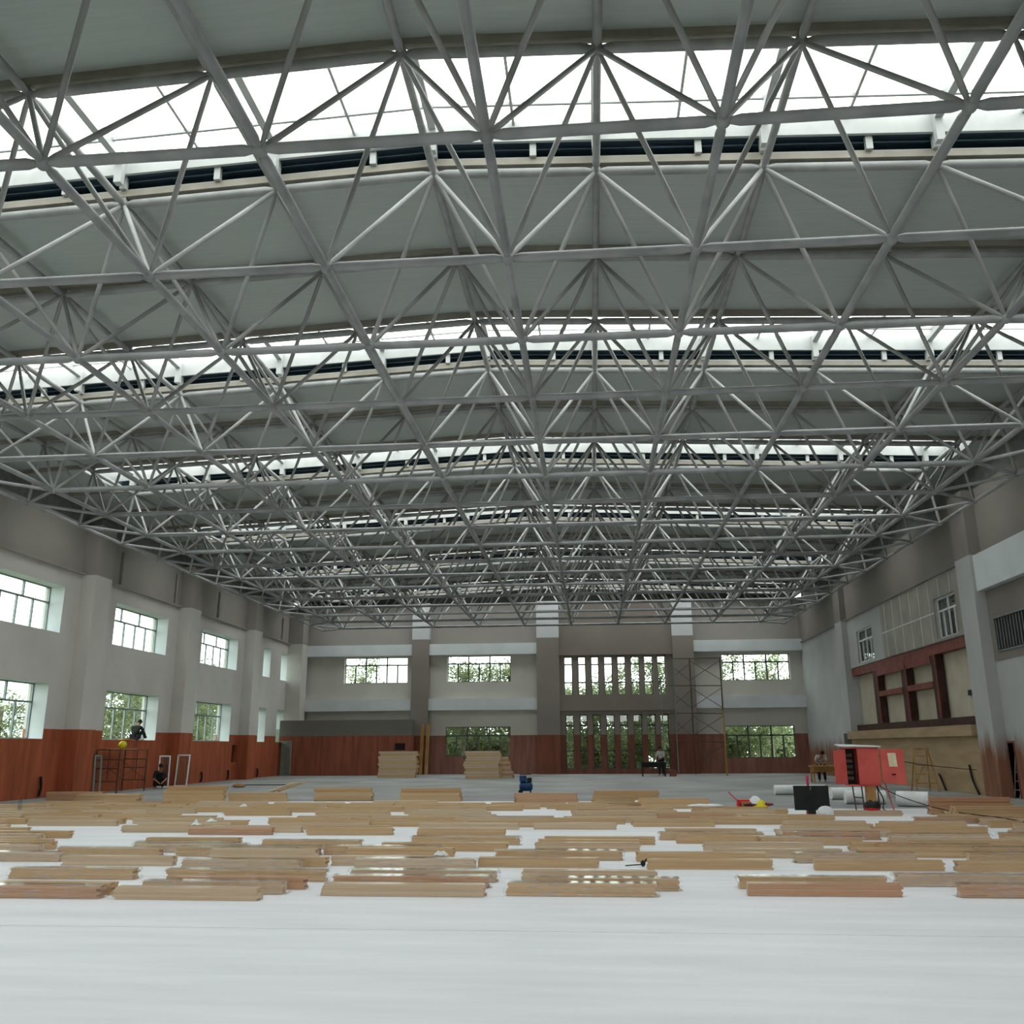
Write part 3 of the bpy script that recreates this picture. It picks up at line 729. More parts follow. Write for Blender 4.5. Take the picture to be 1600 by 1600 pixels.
# front rows, read off the photo: left px, right px, base px, tone, film, what singles it out
H_, P_, U_ = 'honey', 'pale', 'ruddy'
FRONT = [
 (-60, 155, 1405, U_, 1, 'lowest at the left photo edge, its striped side towards us'),
 (20, 175, 1399, H_, 0, 'just behind the striped reddish one at the left edge'),
 (17, 204, 1375, H_, 1, 'with shiny crumpled film over its end, third up at the left edge'),
 (-90, 95, 1347, P_, 1, 'with loose whitish film, fourth up at the left edge'),
 (82, 254, 1340, H_, 1, 'in front of the big bare foam patch at left'),
 (96, 268, 1354, P_, 0, 'directly in front of the one before the big bare foam patch'),
 (-95, 78, 1325, H_, 0, 'beside the left end of the big bare foam patch'),
 (219, 444, 1398, P_, 1, 'at the bottom edge just right of the left striped one'),
 (178, 400, 1408, P_, 0, 'half cut off by the bottom edge, left part'),
 (250, 514, 1378, H_, 1, 'long and wrapped, in the second row left of centre'),
 (280, 469, 1361, P_, 1, 'with a cut-off corner behind the long wrapped one left of centre'),
 (330, 508, 1356, H_, 0, 'poking out to the right behind the one with the cut-off corner'),
 (332, 488, 1342, P_, 0, 'right of the foam gap in the middle left'),
 (208, 380, 1333, P_, 1, 'pinkish and wrapped at the right end of the big bare foam patch'),
 (270, 458, 1340, H_, 1, 'ending in a dark butt right of the big bare foam patch'),
 (410, 560, 1327, H_, 1, 'with pale end film, one row behind the dark butt'),
 (400, 476, 1391, U_, 0, 'short dark butt peeping out behind the bottom left pair'),
 (517, 690, 1357, P_, 0, 'pale one starting right of the middle left foam gap'),
 (560, 736, 1359, P_, 1, 'with a torn white film scrap on its right end'),
 (546, 704, 1340, H_, 0, 'big, clean and dark honey, left of the photo centre'),
 (600, 789, 1331, H_, 0, 'directly behind the clean dark honey one'),
 (549, 771, 1379, P_, 1, 'with glints on its film, left of centre in the second row'),
 (520, 762, 1389, U_, 1, 'pinkish one at the bottom centre left'),
 (505, 753, 1402, P_, 0, 'at the bottom edge, centre left'),
 (778, 969, 1345, H_, 1, 'upper one of the crooked pair at centre'),
 (744, 938, 1357, H_, 0, 'lower one of the crooked pair at centre'),
 (815, 1028, 1379, P_, 0, 'lone one on bare foam at bottom centre'),
 (830, 1066, 1393, H_, 1, 'with a row of bright window glints, bottom centre'),
 (787, 1031, 1402, H_, 1, 'lowest at bottom centre'),
 (999, 1196, 1348, H_, 0, 'upper one right of the dark hand tool'),
 (1012, 1209, 1360, H_, 0, 'lower one right of the dark hand tool'),
 (834, 1003, 1331, P_, 0, 'two rows behind the crooked pair at centre'),
 (850, 1025, 1321, H_, 0, 'behind centre, ending at a long foam gap'),
 (640, 815, 1321, H_, 1, 'centre left, beside a ragged foam gap'),
 (1105, 1282, 1331, P_, 0, 'upper one of the slanting pair right of centre'),
 (1120, 1314, 1342, P_, 0, 'lower one of the slanting pair right of centre'),
 (1247, 1430, 1350, P_, 1, 'upper one before the right foam gap'),
 (1276, 1475, 1362, H_, 0, 'lower one before the right foam gap'),
 (1165, 1380, 1391, H_, 1, 'wrapped with window glints, upper of the striped pair at bottom right'),
 (1175, 1405, 1402, U_, 0, 'striped side towards us, lower of the pair at bottom right'),
 (1406, 1640, 1387, P_, 1, 'with crumpled film on its left end, near the right edge'),
 (1506, 1720, 1405, U_, 1, 'striped and wrapped in the bottom right corner'),
 (1500, 1680, 1364, H_, 0, 'right of the right foam gap, lower'),
 (1518, 1690, 1350, H_, 1, 'right of the right foam gap, upper'),
 (1345, 1520, 1341, H_, 0, 'long front one below the thin foam line at right'),
 (1335, 1515, 1331, H_, 0, 'long rear one below the thin foam line at right'),
 (1188, 1350, 1322, H_, 1, 'right of the white triangular foam gap'),
 (1416, 1590, 1326, P_, 0, 'under the long thin foam line at right'),
 (1392, 1550, 1317, P_, 1, 'pale, above the long thin foam line at right'),
 (1370, 1540, 1304, H_, 0, 'dark honey, three rows behind the right foam line'),
 (1430, 1590, 1288, U_, 1, 'reddish one before the tall right-hand pile'),
 (1060, 1215, 1321, H_, 0, 'left of the white triangular foam gap'),
]
for (u0, u1, vb, mt, wr_, lab) in FRONT:
    um = (u0+u1)/2
    p0 = on(u0, vb, 2, 0.0); p1 = on(u1, vb, 2, 0.0)
    ln = abs(p1[0]-p0[0]); L = min(LEN, key=lambda a: abs(a-ln))
    if ln < 1.5: xc = p1[0]-L/2
    elif u0 < 0: xc = p1[0]-L/2
    elif u1 > 1600: xc = p0[0]+L/2
    else: xc = (p0[0]+p1[0])/2
    put_bundle(float(xc), float((p0[1]+p1[1])/2)+BW_/2, 0, L, mt, '%s bundle, %s' % (tone[mt], lab), 'board bundles in the front rows', bool(wr_), rz=R.uniform(-0.02, 0.02))
# piles on the far edge of the field
PILES = [(71, 160, 1251, 2, U_, 'low reddish pile at left edge'), (97, 235, 1255, 2, H_, 'long low pile near the left wall'),
 (255, 345, 1257, 4, H_, 'tall square pile at left'), (350, 450, 1253, 2, H_, 'low pile under the leaning boards'),
 (478, 590, 1252, 3, H_, 'three-high pile left of centre'), (627, 720, 1253, 3, H_, 'three-high pile before the far stacks'),
 (588, 680, 1259, 1, P_, 'single one before the three-high pile'), (810, 897, 1254, 2, U_, 'reddish pile below the compressor'), (928, 1028, 1258, 3, H_, 'three-high pile right of the compressor'),
 (1010, 1100, 1264, 2, H_, 'two-high pile left of the red dustpan'), (1103, 1180, 1270, 1, H_, 'flat one under the red dustpan'),
 (1205, 1262, 1284, 1, H_, 'pile in front of the black board'), (1300, 1400, 1284, 1, H_, 'pile in front of the red cabinet'),
 (1466, 1580, 1274, 3, U_, 'reddish three-high pile at right'), (1500, 1640, 1280, 2, H_, 'two-high pile at the right photo edge')]
for (u0, u1, vb, nl, mt, lab) in PILES:
    p0 = on(u0, vb, 2, 0.0); p1 = on(u1, vb, 2, 0.0); xc = float((p0[0]+p1[0])/2); y = float(p0[1]+p1[1])/2
    if clash(xc, y+0.07, 0, 1.95): continue
    pos = {0: 'bottom', nl-1: 'topmost'}
    for lv_ in range(nl):
        for row in range(2):
            if lv_ == nl-1 and row == 0 and nl > 2: continue
            put_bundle(xc+R.uniform(-0.06, 0.06), y+0.085+row*0.18, lv_*(BH_+0.001)+(0.0085 if lv_ else 0), 1.95 if u1-u0 < 115 else 2.15, mt,
                '%s bundle, %s %s in the %s' % (tone[mt], 'front' if row == 0 else 'back', pos.get(lv_, 'middle' if nl == 3 else 'lower middle' if lv_ == 1 else 'upper middle'), lab), 'board bundles piled on the far edge', False, force=True)
# the field between
y = 15.4; row = 0; used = set()
ORD = ['first', 'second', 'third', 'fourth', 'fifth', 'sixth', 'seventh', 'eighth', 'ninth', 'tenth', 'eleventh', 'twelfth', 'thirteenth', 'fourteenth', 'fifteenth', 'sixteenth', 'seventeenth', 'eighteenth', 'nineteenth', 'twentieth', 'twenty-first', 'twenty-second']
LM = [(95, 'at the left edge'), (190, 'below the left scaffold trestle'), (300, 'below the crouching person'), (400, 'below the dark floor plank'), (500, 'below the far left doorway'), (600, 'below the left upper far window'),
      (690, 'below the left tall stack'), (790, 'below the ragged heap'), (880, 'below the blue compressor'), (970, 'below the left slot windows'), (1060, 'below the dark work table'), (1150, 'below the scaffold tower'),
      (1240, 'below the red dustpan'), (1320, 'below the black panel'), (1420, 'below the red cabinet'), (1500, 'below the stepladder'), (9999, 'at the right edge')]
def landmark(x, y):
    d = np.array([x, y, 0.1])-CAM; u = 800+FPX*(d@RT)/(d@FW)
    return next(t for a, t in LM if u < a)
GAPS = [(80, 210, 1309, 1325), (150, 186, 1292, 1296), (190, 206, 1284, 1288), (17, 26, 1289, 1294), (311, 345, 1269, 1275), (370, 457, 1274, 1277), (457, 491, 1270, 1275), (385, 413, 1286, 1289), (440, 476, 1300, 1314),
        (370, 440, 1308, 1322), (270, 333, 1329, 1341), (610, 633, 1268, 1276), (621, 648, 1293, 1312), (590, 643, 1310, 1316), (790, 834, 1298, 1329), (704, 778, 1330, 1342), (860, 890, 1267, 1276), (965, 984, 1288, 1294),
        (970, 1024, 1297, 1311), (1004, 1080, 1321, 1331), (1080, 1105, 1320, 1333), (1119, 1193, 1290, 1296), (1195, 1211, 1297, 1321), (1285, 1350, 1325, 1343), (1409, 1465, 1261, 1274), (1400, 1430, 1277, 1283), (1512, 1536, 1284, 1293),
        (1528, 1580, 1294, 1299), (1549, 1568, 1299, 1310), (1375, 1416, 1309, 1316), (270, 290, 1300, 1305), (1060, 1100, 1262, 1268), (1262, 1298, 1266, 1282)]
def in_gap(x, y, L):
    def px(a, b, c):
        d = np.array([a, b, c])-CAM; z = d@FW; return 800+FPX*(d@RT)/z, 800-FPX*(d@UP)/z
    u0, vb = px(x-L/2, y-BW_/2, 0.0); u1, _ = px(x+L/2, y-BW_/2, 0.0); vt = px(x, y+BW_/2, BH_)[1]
    return any(u1 > g[0]+3 and u0 < g[1]-3 and vb > g[2]+1.5 and vt < g[3]-1.5 for g in GAPS)
while y < 28.4:
    z0 = y*0.985
    xl = max(-16.0, float(on(-40, 1290, 1, y)[0])); xr = min(15.2, float(on(1640, 1290, 1, y)[0]))
    x = xl-1.0+R.uniform(0, 1.4)
    while x < xr:
        L = R.choice(LEN)
        gap = R.uniform(0.03, 0.25) if R.random() < 0.78 else R.uniform(0.4, 1.2)
        cx = x+L/2; cy = y+R.uniform(-0.13, 0.13)
        if cx+L/2 > 16.0: break
        if cx-L/2 > -16.6 and not (y > 25.6 and cx > 3.5) and not (y > 27.6 and cx > -7):
            mt = R.choices([H_, P_, U_], [0.6, 0.3, 0.10])[0]
            wrap = y < 18.5 and R.random() < 0.5
            for off in (0, -0.3, 0.3, -0.6, 0.6, -0.9, 0.9, -1.2, 1.2):
                if cx+off+L/2 < 15.7 and not in_gap(cx+off, cy, L) and not clash(cx+off, cy, 0, L): cx += off; break
            else: x += 0.5; continue
            for mt in [mt]+[q_ for q_ in (H_, P_, U_) if q_ != mt]:
                if (mt, row, landmark(cx, cy)) not in used: break
            used.add((mt, row, landmark(cx, cy)))
            put_bundle(cx, cy, 0, L, mt, '%s bundle, %s row behind the front rows, %s' % (tone[mt], ORD[row], landmark(cx, cy)),
                'board bundles on the foam field', wrap, rz=R.uniform(-0.012, 0.012))
        x += L+gap
    y += 0.66; row += 1

# ------------------------------------------------------------------ board stacks by the far wall and loose boards
def stack(x, y, w, h, label, seed):
    rr = random.Random(seed)
    t = thing('board_stack', label, 'board stack', (x, y, 0))
    n = int(h/BH_)
    for j in range(n):
        mb = MB(); a = rr.uniform(-0.09, 0.09)
        for r_ in range(4): mb.box(-w/2+a+rr.uniform(-.03, .03), w/2+a+rr.uniform(-.03, .03), r_*0.15, r_*0.15+0.143, j*BH_+0.004, (j+1)*BH_-0.004)
        mb.build('board_layer', 'pale' if j % 3 else 'honey', t)
    return t
p = on(620, 1215, 2, 0); stack(float(p[0]), float(p[1]), 2.25, 1.62, 'neat tall stack of pale boards before the projecting wall', 3)
p = on(753, 1217, 2, 0); stack(float(p[0]), float(p[1]), 1.95, 1.5, 'neat tall stack of pale boards under the lower far window', 5)
t = thing('board_stack', 'ragged end-on heap of short boards beside the right tall stack', 'board stack', (float(on(795, 1216, 2, 0)[0]), float(on(795, 1216, 2, 0)[1])+0.1, 0))
for j in range(9):
    mb = MB(); w = 0.75-0.055*j
    for k in range(5): mb.box(-0.5+R.uniform(-.06, .02), -0.5+w+R.uniform(-.1, .12), k*0.15, k*0.15+0.14, j*0.13+0.003, j*0.13+0.127)
    mb.build('board_layer', 'ruddy' if j % 2 else 'pale', t)
def plank(name, p, q, w, h, mat, label, cat='plank', group=None):
    c = [(a+b)/2 for a, b in zip(p, q)]; c[2] = min(p[2], q[2])
    mb = MB().bar(p, q, w, h); o = mb.build(name, mat, loc=tuple(c)); return tag(o, label, cat, group)
pa = on(412, 1246, 2, 0); pb = on(462, 1224, 2, 0)
pa = np.array([-9.6, 29.6, 0.42]); pb = np.array([-8.0, 30.6, 1.0])
c0 = on(420, 1237, 1, 30.2); c1 = on(458, 1223, 1, 31.0)
for k in range(3):
    plank('loose_board', (c0[0]+k*0.12, 30.2+k*0.16, max(0.05, c0[2])), (c1[0]+k*0.14, 31.2+k*0.16, c1[2]), 0.13, 0.03, 'pale', '%s of the three pale boards slanting up off the far edge of the field' % ['nearest', 'middle', 'farthest'][k], 'plank', 'slanting loose boards')
for k, (u, mt) in enumerate(((657, 'timber'), (666, 'timber'))):
    x = float(on(u, 1180, 1, 59.3)[0])
    plank('leaning_plank', (x, 59.3, 0.02), (x+0.05, 59.62, 3.2), 0.22, 0.04, mt, 'tall yellowish plank leaning on the first pilaster, %s' % ['left one', 'right one'][k], 'plank', 'planks leaning on the pilaster')
x = float(on(648, 1165, 1, 57.8)[0])
plank('leaning_plank', (x, 57.55, 0.02), (x, 57.9, 1.3), 0.26, 0.03, 'ruddy', 'short reddish board leaning behind the left tall stack', 'plank')

# ------------------------------------------------------------------ red distribution cabinet
cx, cy = 9.95, 26.0
cab = thing('distribution_cabinet', 'red steel electrical cabinet with open doors on a timber and tube stand', 'electrical cabinet', (cx, cy, 0))
zc0, zc1 = 0.68, 1.62
mb = MB(); mb.box(-0.17, 0.40, -0.24, -0.2, zc0, zc1); mb.box(0.36, 0.40, -0.2, 0.2, zc0, zc1); mb.box(-0.46, 0.40, 0.16, 0.2, zc0, zc1); mb.box(-0.46, 0.40, -0.2, 0.2, zc0-0.04, zc0); mb.box(-0.46, 0.40, -0.2, 0.2, zc1, zc1+0.03)
bdy = mb.build('body', 'red', cab, bevel=0.008)
MB().hexa([(-0.62, -0.28, zc1+0.05), (0.45, -0.28, zc1+0.03), (0.45, 0.26, zc1+0.05), (-0.62, 0.26, zc1+0.09), (-0.62, -0.28, zc1+0.07), (0.45, -0.28, zc1+0.06), (0.45, 0.26, zc1+0.08), (-0.62, 0.26, zc1+0.12)]).build('rain_cover', 'facade', cab)
d_ = MB().hexa([(-0.83, -0.38, zc0+0.02), (-0.47, -0.20, zc0+0.02), (-0.47, -0.17, zc0+0.02), (-0.83, -0.35, zc0+0.02), (-0.83, -0.38, zc1-0.05), (-0.47, -0.20, zc1-0.02), (-0.47, -0.17, zc1-0.02), (-0.83, -0.35, zc1-0.05)]).build('door', 'red', cab)
d2_ = MB().hexa([(0.44, -0.22, zc0+0.06), (1.0, -0.36, zc0+0.0), (1.0, -0.33, zc0+0.0), (0.44, -0.19, zc0+0.06), (0.44, -0.22, zc1-0.02), (1.0, -0.36, zc1-0.02), (1.0, -0.33, zc1-0.02), (0.44, -0.19, zc1-0.02)]).build('door', 'red', cab)
MB().hexa([(0.63, -0.275, 1.15), (0.83, -0.325, 1.14), (0.83, -0.32, 1.14), (0.63, -0.27, 1.15), (0.61, -0.27, 1.5), (0.81, -0.32, 1.5), (0.81, -0.315, 1.5), (0.61, -0.265, 1.5)]).build('paper_notice', 'paper', d2_)
MB().box(0.66, 0.76, -0.33, -0.30, 0.93, 0.96).build('door_handle', 'dark', d2_)
MB().box(-0.45, -0.18, 0.02, 0.15, zc0, zc1-0.01).build('inner_panel', 'dark', cab)
mb = MB()
for k in range(5): mb.box(-0.42, -0.26, -0.03, 0.01, zc0+0.12+k*0.15, zc0+0.2+k*0.15)
mb.build('breakers', 'rust', cab)
MB().box(0.02, 0.28, -0.06, 0.06, 0, zc0-0.04).build('timber_post', 'timber', cab)
for (x0_, x1_, mt) in ((-0.30, -0.27, 'rust'), (-0.06, -0.06, 'rust'), (0.36, 0.34, 'rust'), (0.56, 0.72, 'red')): MB().tube((x0_, 0.05, zc0-0.04 if x0_ < 0.5 else zc0+0.04), (x1_, 0.0, 0), 0.018).build('leg', mt, cab)
MB().tube((-0.29, 0.03, 0.35), (-0.06, 0.03, 0.33), 0.015).build('stretcher', 'rust', cab)
def cable(name, pts, r, mat, label, parent=None, cat='cable'):
    P_ = [Vector(p_) for p_ in pts]; C_ = []
    for i in range(len(P_)-1):
        a_, b_, c_, d_ = P_[max(i-1, 0)], P_[i], P_[i+1], P_[min(i+2, len(P_)-1)]
        for k in range(8):
            t = k/8; C_.append(0.5*((2*b_)+(c_-a_)*t+(2*a_-5*b_+4*c_-d_)*t*t+(3*b_-a_-3*c_+d_)*t**3))
    C_.append(P_[-1]); mb = MB(); n = 6
    for i, c in enumerate(C_):
        d = (C_[min(i+1, len(C_)-1)]-C_[max(i-1, 0)]).normalized(); s_ = d.cross(Vector((0.31, 0.2, 1))).normalized(); u_ = s_.cross(d)
        for k in range(n): w = 2*math.pi*k/n; mb.v.append(tuple(c+s_*math.cos(w)*r+u_*math.sin(w)*r))
    for i in range(len(C_)-1):
        for k in range(n): mb.f.append((i*n+k, i*n+(k+1) % n, (i+1)*n+(k+1) % n, (i+1)*n+k))
    mb.f.append(tuple(range(n))); mb.f.append(tuple(range((len(C_)-1)*n, len(C_)*n)))
    mb.smooth = True
    if parent: return mb.build(name, mat, parent)
    return tag(mb.build(name, mat, loc=tuple(P_[0])), label, cat)
cable('power_cable', [(0.3, 0.0, zc0-0.02), (0.45, -0.05, 0.3), (0.40, -0.12, 0.06), (0.5, -0.3, 0.01)], 0.016, 'dark', None, cab)
q0 = (cx+0.9, cy, 1.2)
cable('overhead_wire', [(cx+0.42, cy+0.1, 1.45), (12.8, 30.0, 1.12), (15.9, 33.5, 0.85)], 0.012, 'dark', 'thin dark wire sagging from the red cabinet to the near end of the right wall')
cable('extension_cord', [(cx+0.45, cy+0.15, 0.62), (cx+0.9, cy-0.3, 0.35), (11.2, 23.6, 0.16), (11.6, 21.0, 0.14), (11.7, 18.0, 0.02)], 0.012, 'dark', 'dark cord trailing from the red cabinet over the bundles at right')

# black board on a pedestal and the clutter round it
bx, by = 7.9, 23.3
bt = thing('black_board', 'black panel on a short black pedestal left of the red cabinet', 'panel', (bx, by, 0))
MB().box(-0.40, 0.43, -0.03, 0.03, 0.19, 0.76).build('panel', 'black', bt, bevel=0.01)
MB().box(-0.09, 0.09, -0.03, 0.09, 0.0, 0.19).build('pedestal', 'black', bt)
MB().box(-0.01, 0.01, -0.04, -0.03, 0.66, 0.73).build('clip', 'alu', bt)
o = MB().lathe((0, 0, 0), [(0.09, 0), (0.1, 0.02), (0.1, 0.16), (0.04, 0.24), (0.03, 0.6), (0.045, 0.62), (0.03, 0.68)]).build('pink_bottle', 'magenta', loc=(0, 0, 0)); o.location = (8.35, 26.1, 0.55)
o.location = (7.92, 23.6, 0.0); o.scale = (0.9, 0.9, 1.45); tag(o, 'bright pink pole-like bottle sticking up behind the black panel', 'bottle')
o = MB().ball((0, 0, 0.15), 0.2, 14, 8, (1, 0.8, 0.75)).build('plastic_bag', 'white_p', loc=(0, 0, 0)); o.location = (float(on(1283, 1279, 2, 0)[0])+0.1, 23.2, 0.0); tag(o, 'tied white plastic bag right of the black pedestal', 'bag')
dp = thing('dustpan', 'bright red long-handled dustpan standing on the far edge of the bundles', 'dustpan', (float(on(1157, 1266, 2, 0)[0]), 25.6, 0.15))
MB().hexa([(-0.19, -0.05, 0), (0.18, -0.05, 0), (0.18, 0.12, 0), (-0.19, 0.12, 0), (-0.18, -0.02, 0.17), (0.17, -0.02, 0.17), (0.17, 0.1, 0.17), (-0.18, 0.1, 0.17)]).build('pan', 'redp', dp)
MB().tube((-0.17, 0.05, 0.15), (-0.38, 0.12, 0.36), 0.014).build('handle', 'redp', dp)
def snap(x, y, w=0.1):
    """nearest spot on top of a board bundle"""
    best = None
    for (a, b, c, l) in placed:
        if c > 0: continue
        xx = min(max(x, a-l/2+w), a+l/2-w); e = (xx-x)**2+(b-y)**2
        if any(abs(p[0]-xx) < p[3]/2+w and abs(p[1]-b) < BW_ and p[2] > 0 for p in placed): continue
        if best is None or e < best[0]: best = (e, xx, b)
    return best[1], best[2], BH_+0.009
def settle(o, w=0.1): o.location = snap(o.location.x, o.location.y, w)
def lump(name, u, v, y, w, h, mat, label, cat, z0=0.13, d=0.12):
    x = float(on(u, v, 1, y)[0]); rr = random.Random(int(u)); mb = MB()
    mb.ball((0, 0, h*0.42), 1.0, 14, 9, (w/2, d, h*0.5))
    mb.v = [(a*(1+rr.uniform(-.12, .12)), b*(1+rr.uniform(-.12, .12)), max(0, c*(1+rr.uniform(-.15, .15)))) for a, b, c in mb.v]
    o = mb.build(name, mat, loc=(0, 0, 0)); o.location = (x, y, z0)
    if z0 > 0: settle(o, min(w/2, 0.3))
    return tag(o, label, cat)
lump('plastic_bag', 1172, 1256, 26.3, 0.34, 0.26, 'white_p', 'crumpled white bag beside the yellow helmet on the bundles', 'bag', 0.10)
lump('foam_scrap', 1104, 1266, 25.0, 0.9, 0.08, 'foam', 'flat white foam scrap left of the red dustpan', 'foam scrap', 0.14)
settle(dp, 0.25)
hm = thing('safety_helmet', 'yellow safety helmet lying between a white bag and the black panel', 'helmet', (float(on(1208, 1256, 1, 26.0)[0]), 26.0, 0.16))
MB().lathe((0, 0, 0), [(0.17, 0.0), (0.16, 0.05), (0.13, 0.12), (0.07, 0.17), (0.01, 0.18)]).build('shell', 'yellow', hm)
MB().lathe((0, -0.02, 0), [(0.21, 0.0), (0.21, 0.015), (0.16, 0.03)]).build('brim', 'yellow', hm)
settle(hm, 0.2)
o = MB().box(-0.27, 0.27, -0.08, 0.08, 0, 0.12).build('cardboard_box', 'card', loc=(0, 0, 0), bevel=0.01); o.location = (float(on(1175, 1262, 1, 25.4)[0]), 25.4, 0.13); settle(o, 0.3); tag(o, 'flat brown cardboard box in front of the white bag', 'box')
lump('jacket', 1215, 1264, 25.5, 1.0, 0.11, 'purple', 'dark purple and red jacket spread left of the black panel', 'jacket', 0.12)
lump('tool_bag', 1340, 1262, 25.3, 0.42, 0.24, 'black', 'black tool bag at the foot of the red cabinet', 'bag', 0.12)
lump('red_cloth', 1345, 1268, 25.0, 0.4, 0.1, 'redp', 'red cloth under the black tool bag', 'cloth', 0.12)
# foam rolls
def roll(x, y, rz, L, r, label):
    t = thing('foam_roll', label, 'foam roll', (x, y, 0), rz, 'white foam rolls behind the bundles')
    mb = MB().tube((-L/2, 0, r), (L/2, 0, r), r, 18); mb.build('roll', 'white_p', t)
    mb = MB()
    for s in (-1, 1): mb.tube((s*(L/2-0.005), 0, r), (s*(L/2+0.008), 0, r), r*0.55, 14)
    mb.build('core', 'foam', t)
roll(10.0, 34.2, 0.05, 1.8, 0.17, 'long white foam roll lying behind the black panel')
roll(10.9, 31.3, 0.12, 1.15, 0.19, 'white foam roll left behind the legs of the red cabinet')
roll(10.75, 28.9, -0.06, 1.15, 0.2, 'short fat white foam roll in front of the other one behind the cabinet')
roll(11.75, 27.7, -0.5, 0.85, 0.21, 'thick white foam roll pointing at the right of the cabinet')

# blue compressor
x = float(on(822, 1240, 2, 0)[0]); y = float(on(822, 1240, 2, 0)[1])
cpz = thing('air_compressor', 'small blue air compressor on the bare floor beyond the bundles', 'compressor', (x, y, 0))
MB().tube((-0.25, 0, 0.26), (0.25, 0, 0.26), 0.17, 14, taper=0.06, r0=0.1).build('tank', 'blue', cpz)
MB().box(-0.24, 0.02, -0.13, 0.13, 0.43, 0.66).build('motor', 'blue', cpz, bevel=0.03)
MB().box(0.04, 0.22, -0.12, 0.12, 0.43, 0.58).build('pump', 'black', cpz, bevel=0.02)
MB().tube((-0.24, 0, 0.70), (0.2, 0, 0.70), 0.015).build('handle', 'black', cpz)
for (a, b) in ((-0.2, -0.12), (-0.2, 0.12)): MB().tube((a, b-0.02, 0.08), (a, b+0.02, 0.08), 0.08, 14).build('wheel', 'black', cpz)
MB().box(0.15, 0.2, -0.1, 0.1, 0, 0.12).build('foot', 'black', cpz)
lump('debris_bag', 373, 1228, 41.0, 0.62, 0.18, 'card', 'small dark brown sack on the bare floor left of the slanting boards', 'sack', 0.0)
o = MB().box(-1.3, 1.3, -0.12, 0.12, 0, 0.035).build('floor_plank', 'dark', loc=(0, 0, 0)); o.location = (float(on(410, 1222, 1, 43.5)[0]), 43.5, 0); o.rotation_euler = (0, 0, 0.05); tag(o, 'flat dark plank on the floor behind the slanting boards', 'plank')

# dark tool and scraps near the front
tl = thing('hand_tool', 'small black hand tool with a thin rod lying on foam at centre right', 'tool', (float(on(1005, 1355, 2, 0)[0]), float(on(1005, 1355, 2, 0)[1]), 0.008))
MB().ball((0, 0, 0.045), 0.045, 12, 7, (0.8, 0.8, 1)).build('grip', 'black', tl); MB().tube((-0.26, 0.0, 0.012), (-0.02, 0, 0.03), 0.008).build('rod', 'black', tl); MB().tube((0.01, 0, 0.05), (0.06, 0, 0.11), 0.012).build('trigger', 'black', tl)
o = MB().lathe((0, 0, 0), [(0.03, 0), (0.033, 0.01), (0.033, 0.14), (0.014, 0.19), (0.014, 0.21)]).build('water_bottle', 'bottle', loc=(0, 0, 0)); o.location = (float(on(28, 1260, 1, 24.0)[0]), 24.0, 0.135); o.scale = (1.6, 1.6, 1.5); settle(o, 0.08); tag(o, 'clear plastic water bottle standing on the bundles at the left edge', 'bottle')
def scrap(u, v, y, label):
    x = float(on(u, v, 1, y)[0]); mb = MB(); rr = random.Random(int(u))
    g_ = 5
    for i in range(g_):
        for j in range(g_):
            e = 1-max(abs(i-2), abs(j-2))/2
            mb.v.append(((i-2)*0.05+rr.uniform(-.015, .015), (j-2)*0.03+rr.uniform(-.01, .01), 0.004+e*0.09*rr.uniform(.4, 1.5)+rr.uniform(0, .02)))
    for i in range(g_-1):
        for j in range(g_-1): mb.f.append((i*g_+j, (i+1)*g_+j, (i+1)*g_+j+1, i*g_+j+1))
    o = mb.build('film_scrap', 'white_p', loc=(0, 0, 0)); o.location = (x, y, 0); settle(o, 0.12); tag(o, label, 'film scrap')
for k, (u, v, y) in enumerate(((723, 1352, 14.2), (297, 1298, 19.0), (325, 1293, 20.0), (385, 1262, 25.5), (1003, 1256, 27.0))):
    scrap(u, v, y, 'white film scrap %s' % ['standing up on the bundles at centre left', 'beside a dark gap left of centre', 'right of its twin left of centre', 'far left among the bundles', 'near the far edge right of centre'][k])

# ------------------------------------------------------------------ scaffolds
def scaffold(loc, rz, W_, D_, lifts, h, label, platform=False, mats=('rust', 'rust', 'rust', 'rust')):
    t = thing('scaffold_tower', label, 'scaffold', loc, rz)
    H = lifts*h
    cs = [(-W_/2, -D_/2), (W_/2, -D_/2), (W_/2, D_/2), (-W_/2, D_/2)]
    for i, (a, b) in enumerate(cs): MB().tube((a, b, 0), (a, b, H), 0.03).build('standard', mats[i], t)
    for j in range(1, lifts+1):
        z = j*h
        for i in range(4):
            a, b = cs[i], cs[(i+1) % 4]
            MB().tube((*a, z), (*b, z), 0.022).build('ledger', 'rust', t)
        for (i1, i2) in ((0, 1), (3, 2)):
            MB().tube((*cs[i1], z-0.1), (*cs[i2], z-h+0.12), 0.013).build('brace', 'rust', t)
            MB().tube((*cs[i2], z-0.1), (*cs[i1], z-h+0.12), 0.013).build('brace', 'rust', t)
    return t
xs0, xs1 = float(on(1058, 1210, 1, 58.0)[0]), float(on(1106, 1210, 1, 58.0)[0])
ts = thing('scaffold_tower', 'tall bare scaffold tower before the right pilaster of the far wall', 'scaffold', (9.3, 56.5, 0))
st = {'a': (xb(1034, 1100, 58.6), 58.6), 'b': (xb(1055, 1100, 58.6), 58.6), 'c': (xb(1081, 1100, 58.8), 58.8), 'd': (xb(1131, 1130, 55.5), 55.5)}
def wt(p_, z): return (p_[0]-9.3, p_[1]-56.5, z)
ztop = zb(1078, 1029, 58.8)
F_ = {'a': 0.83, 'b': 1.0, 'c': 1.0, 'd': 1.0}
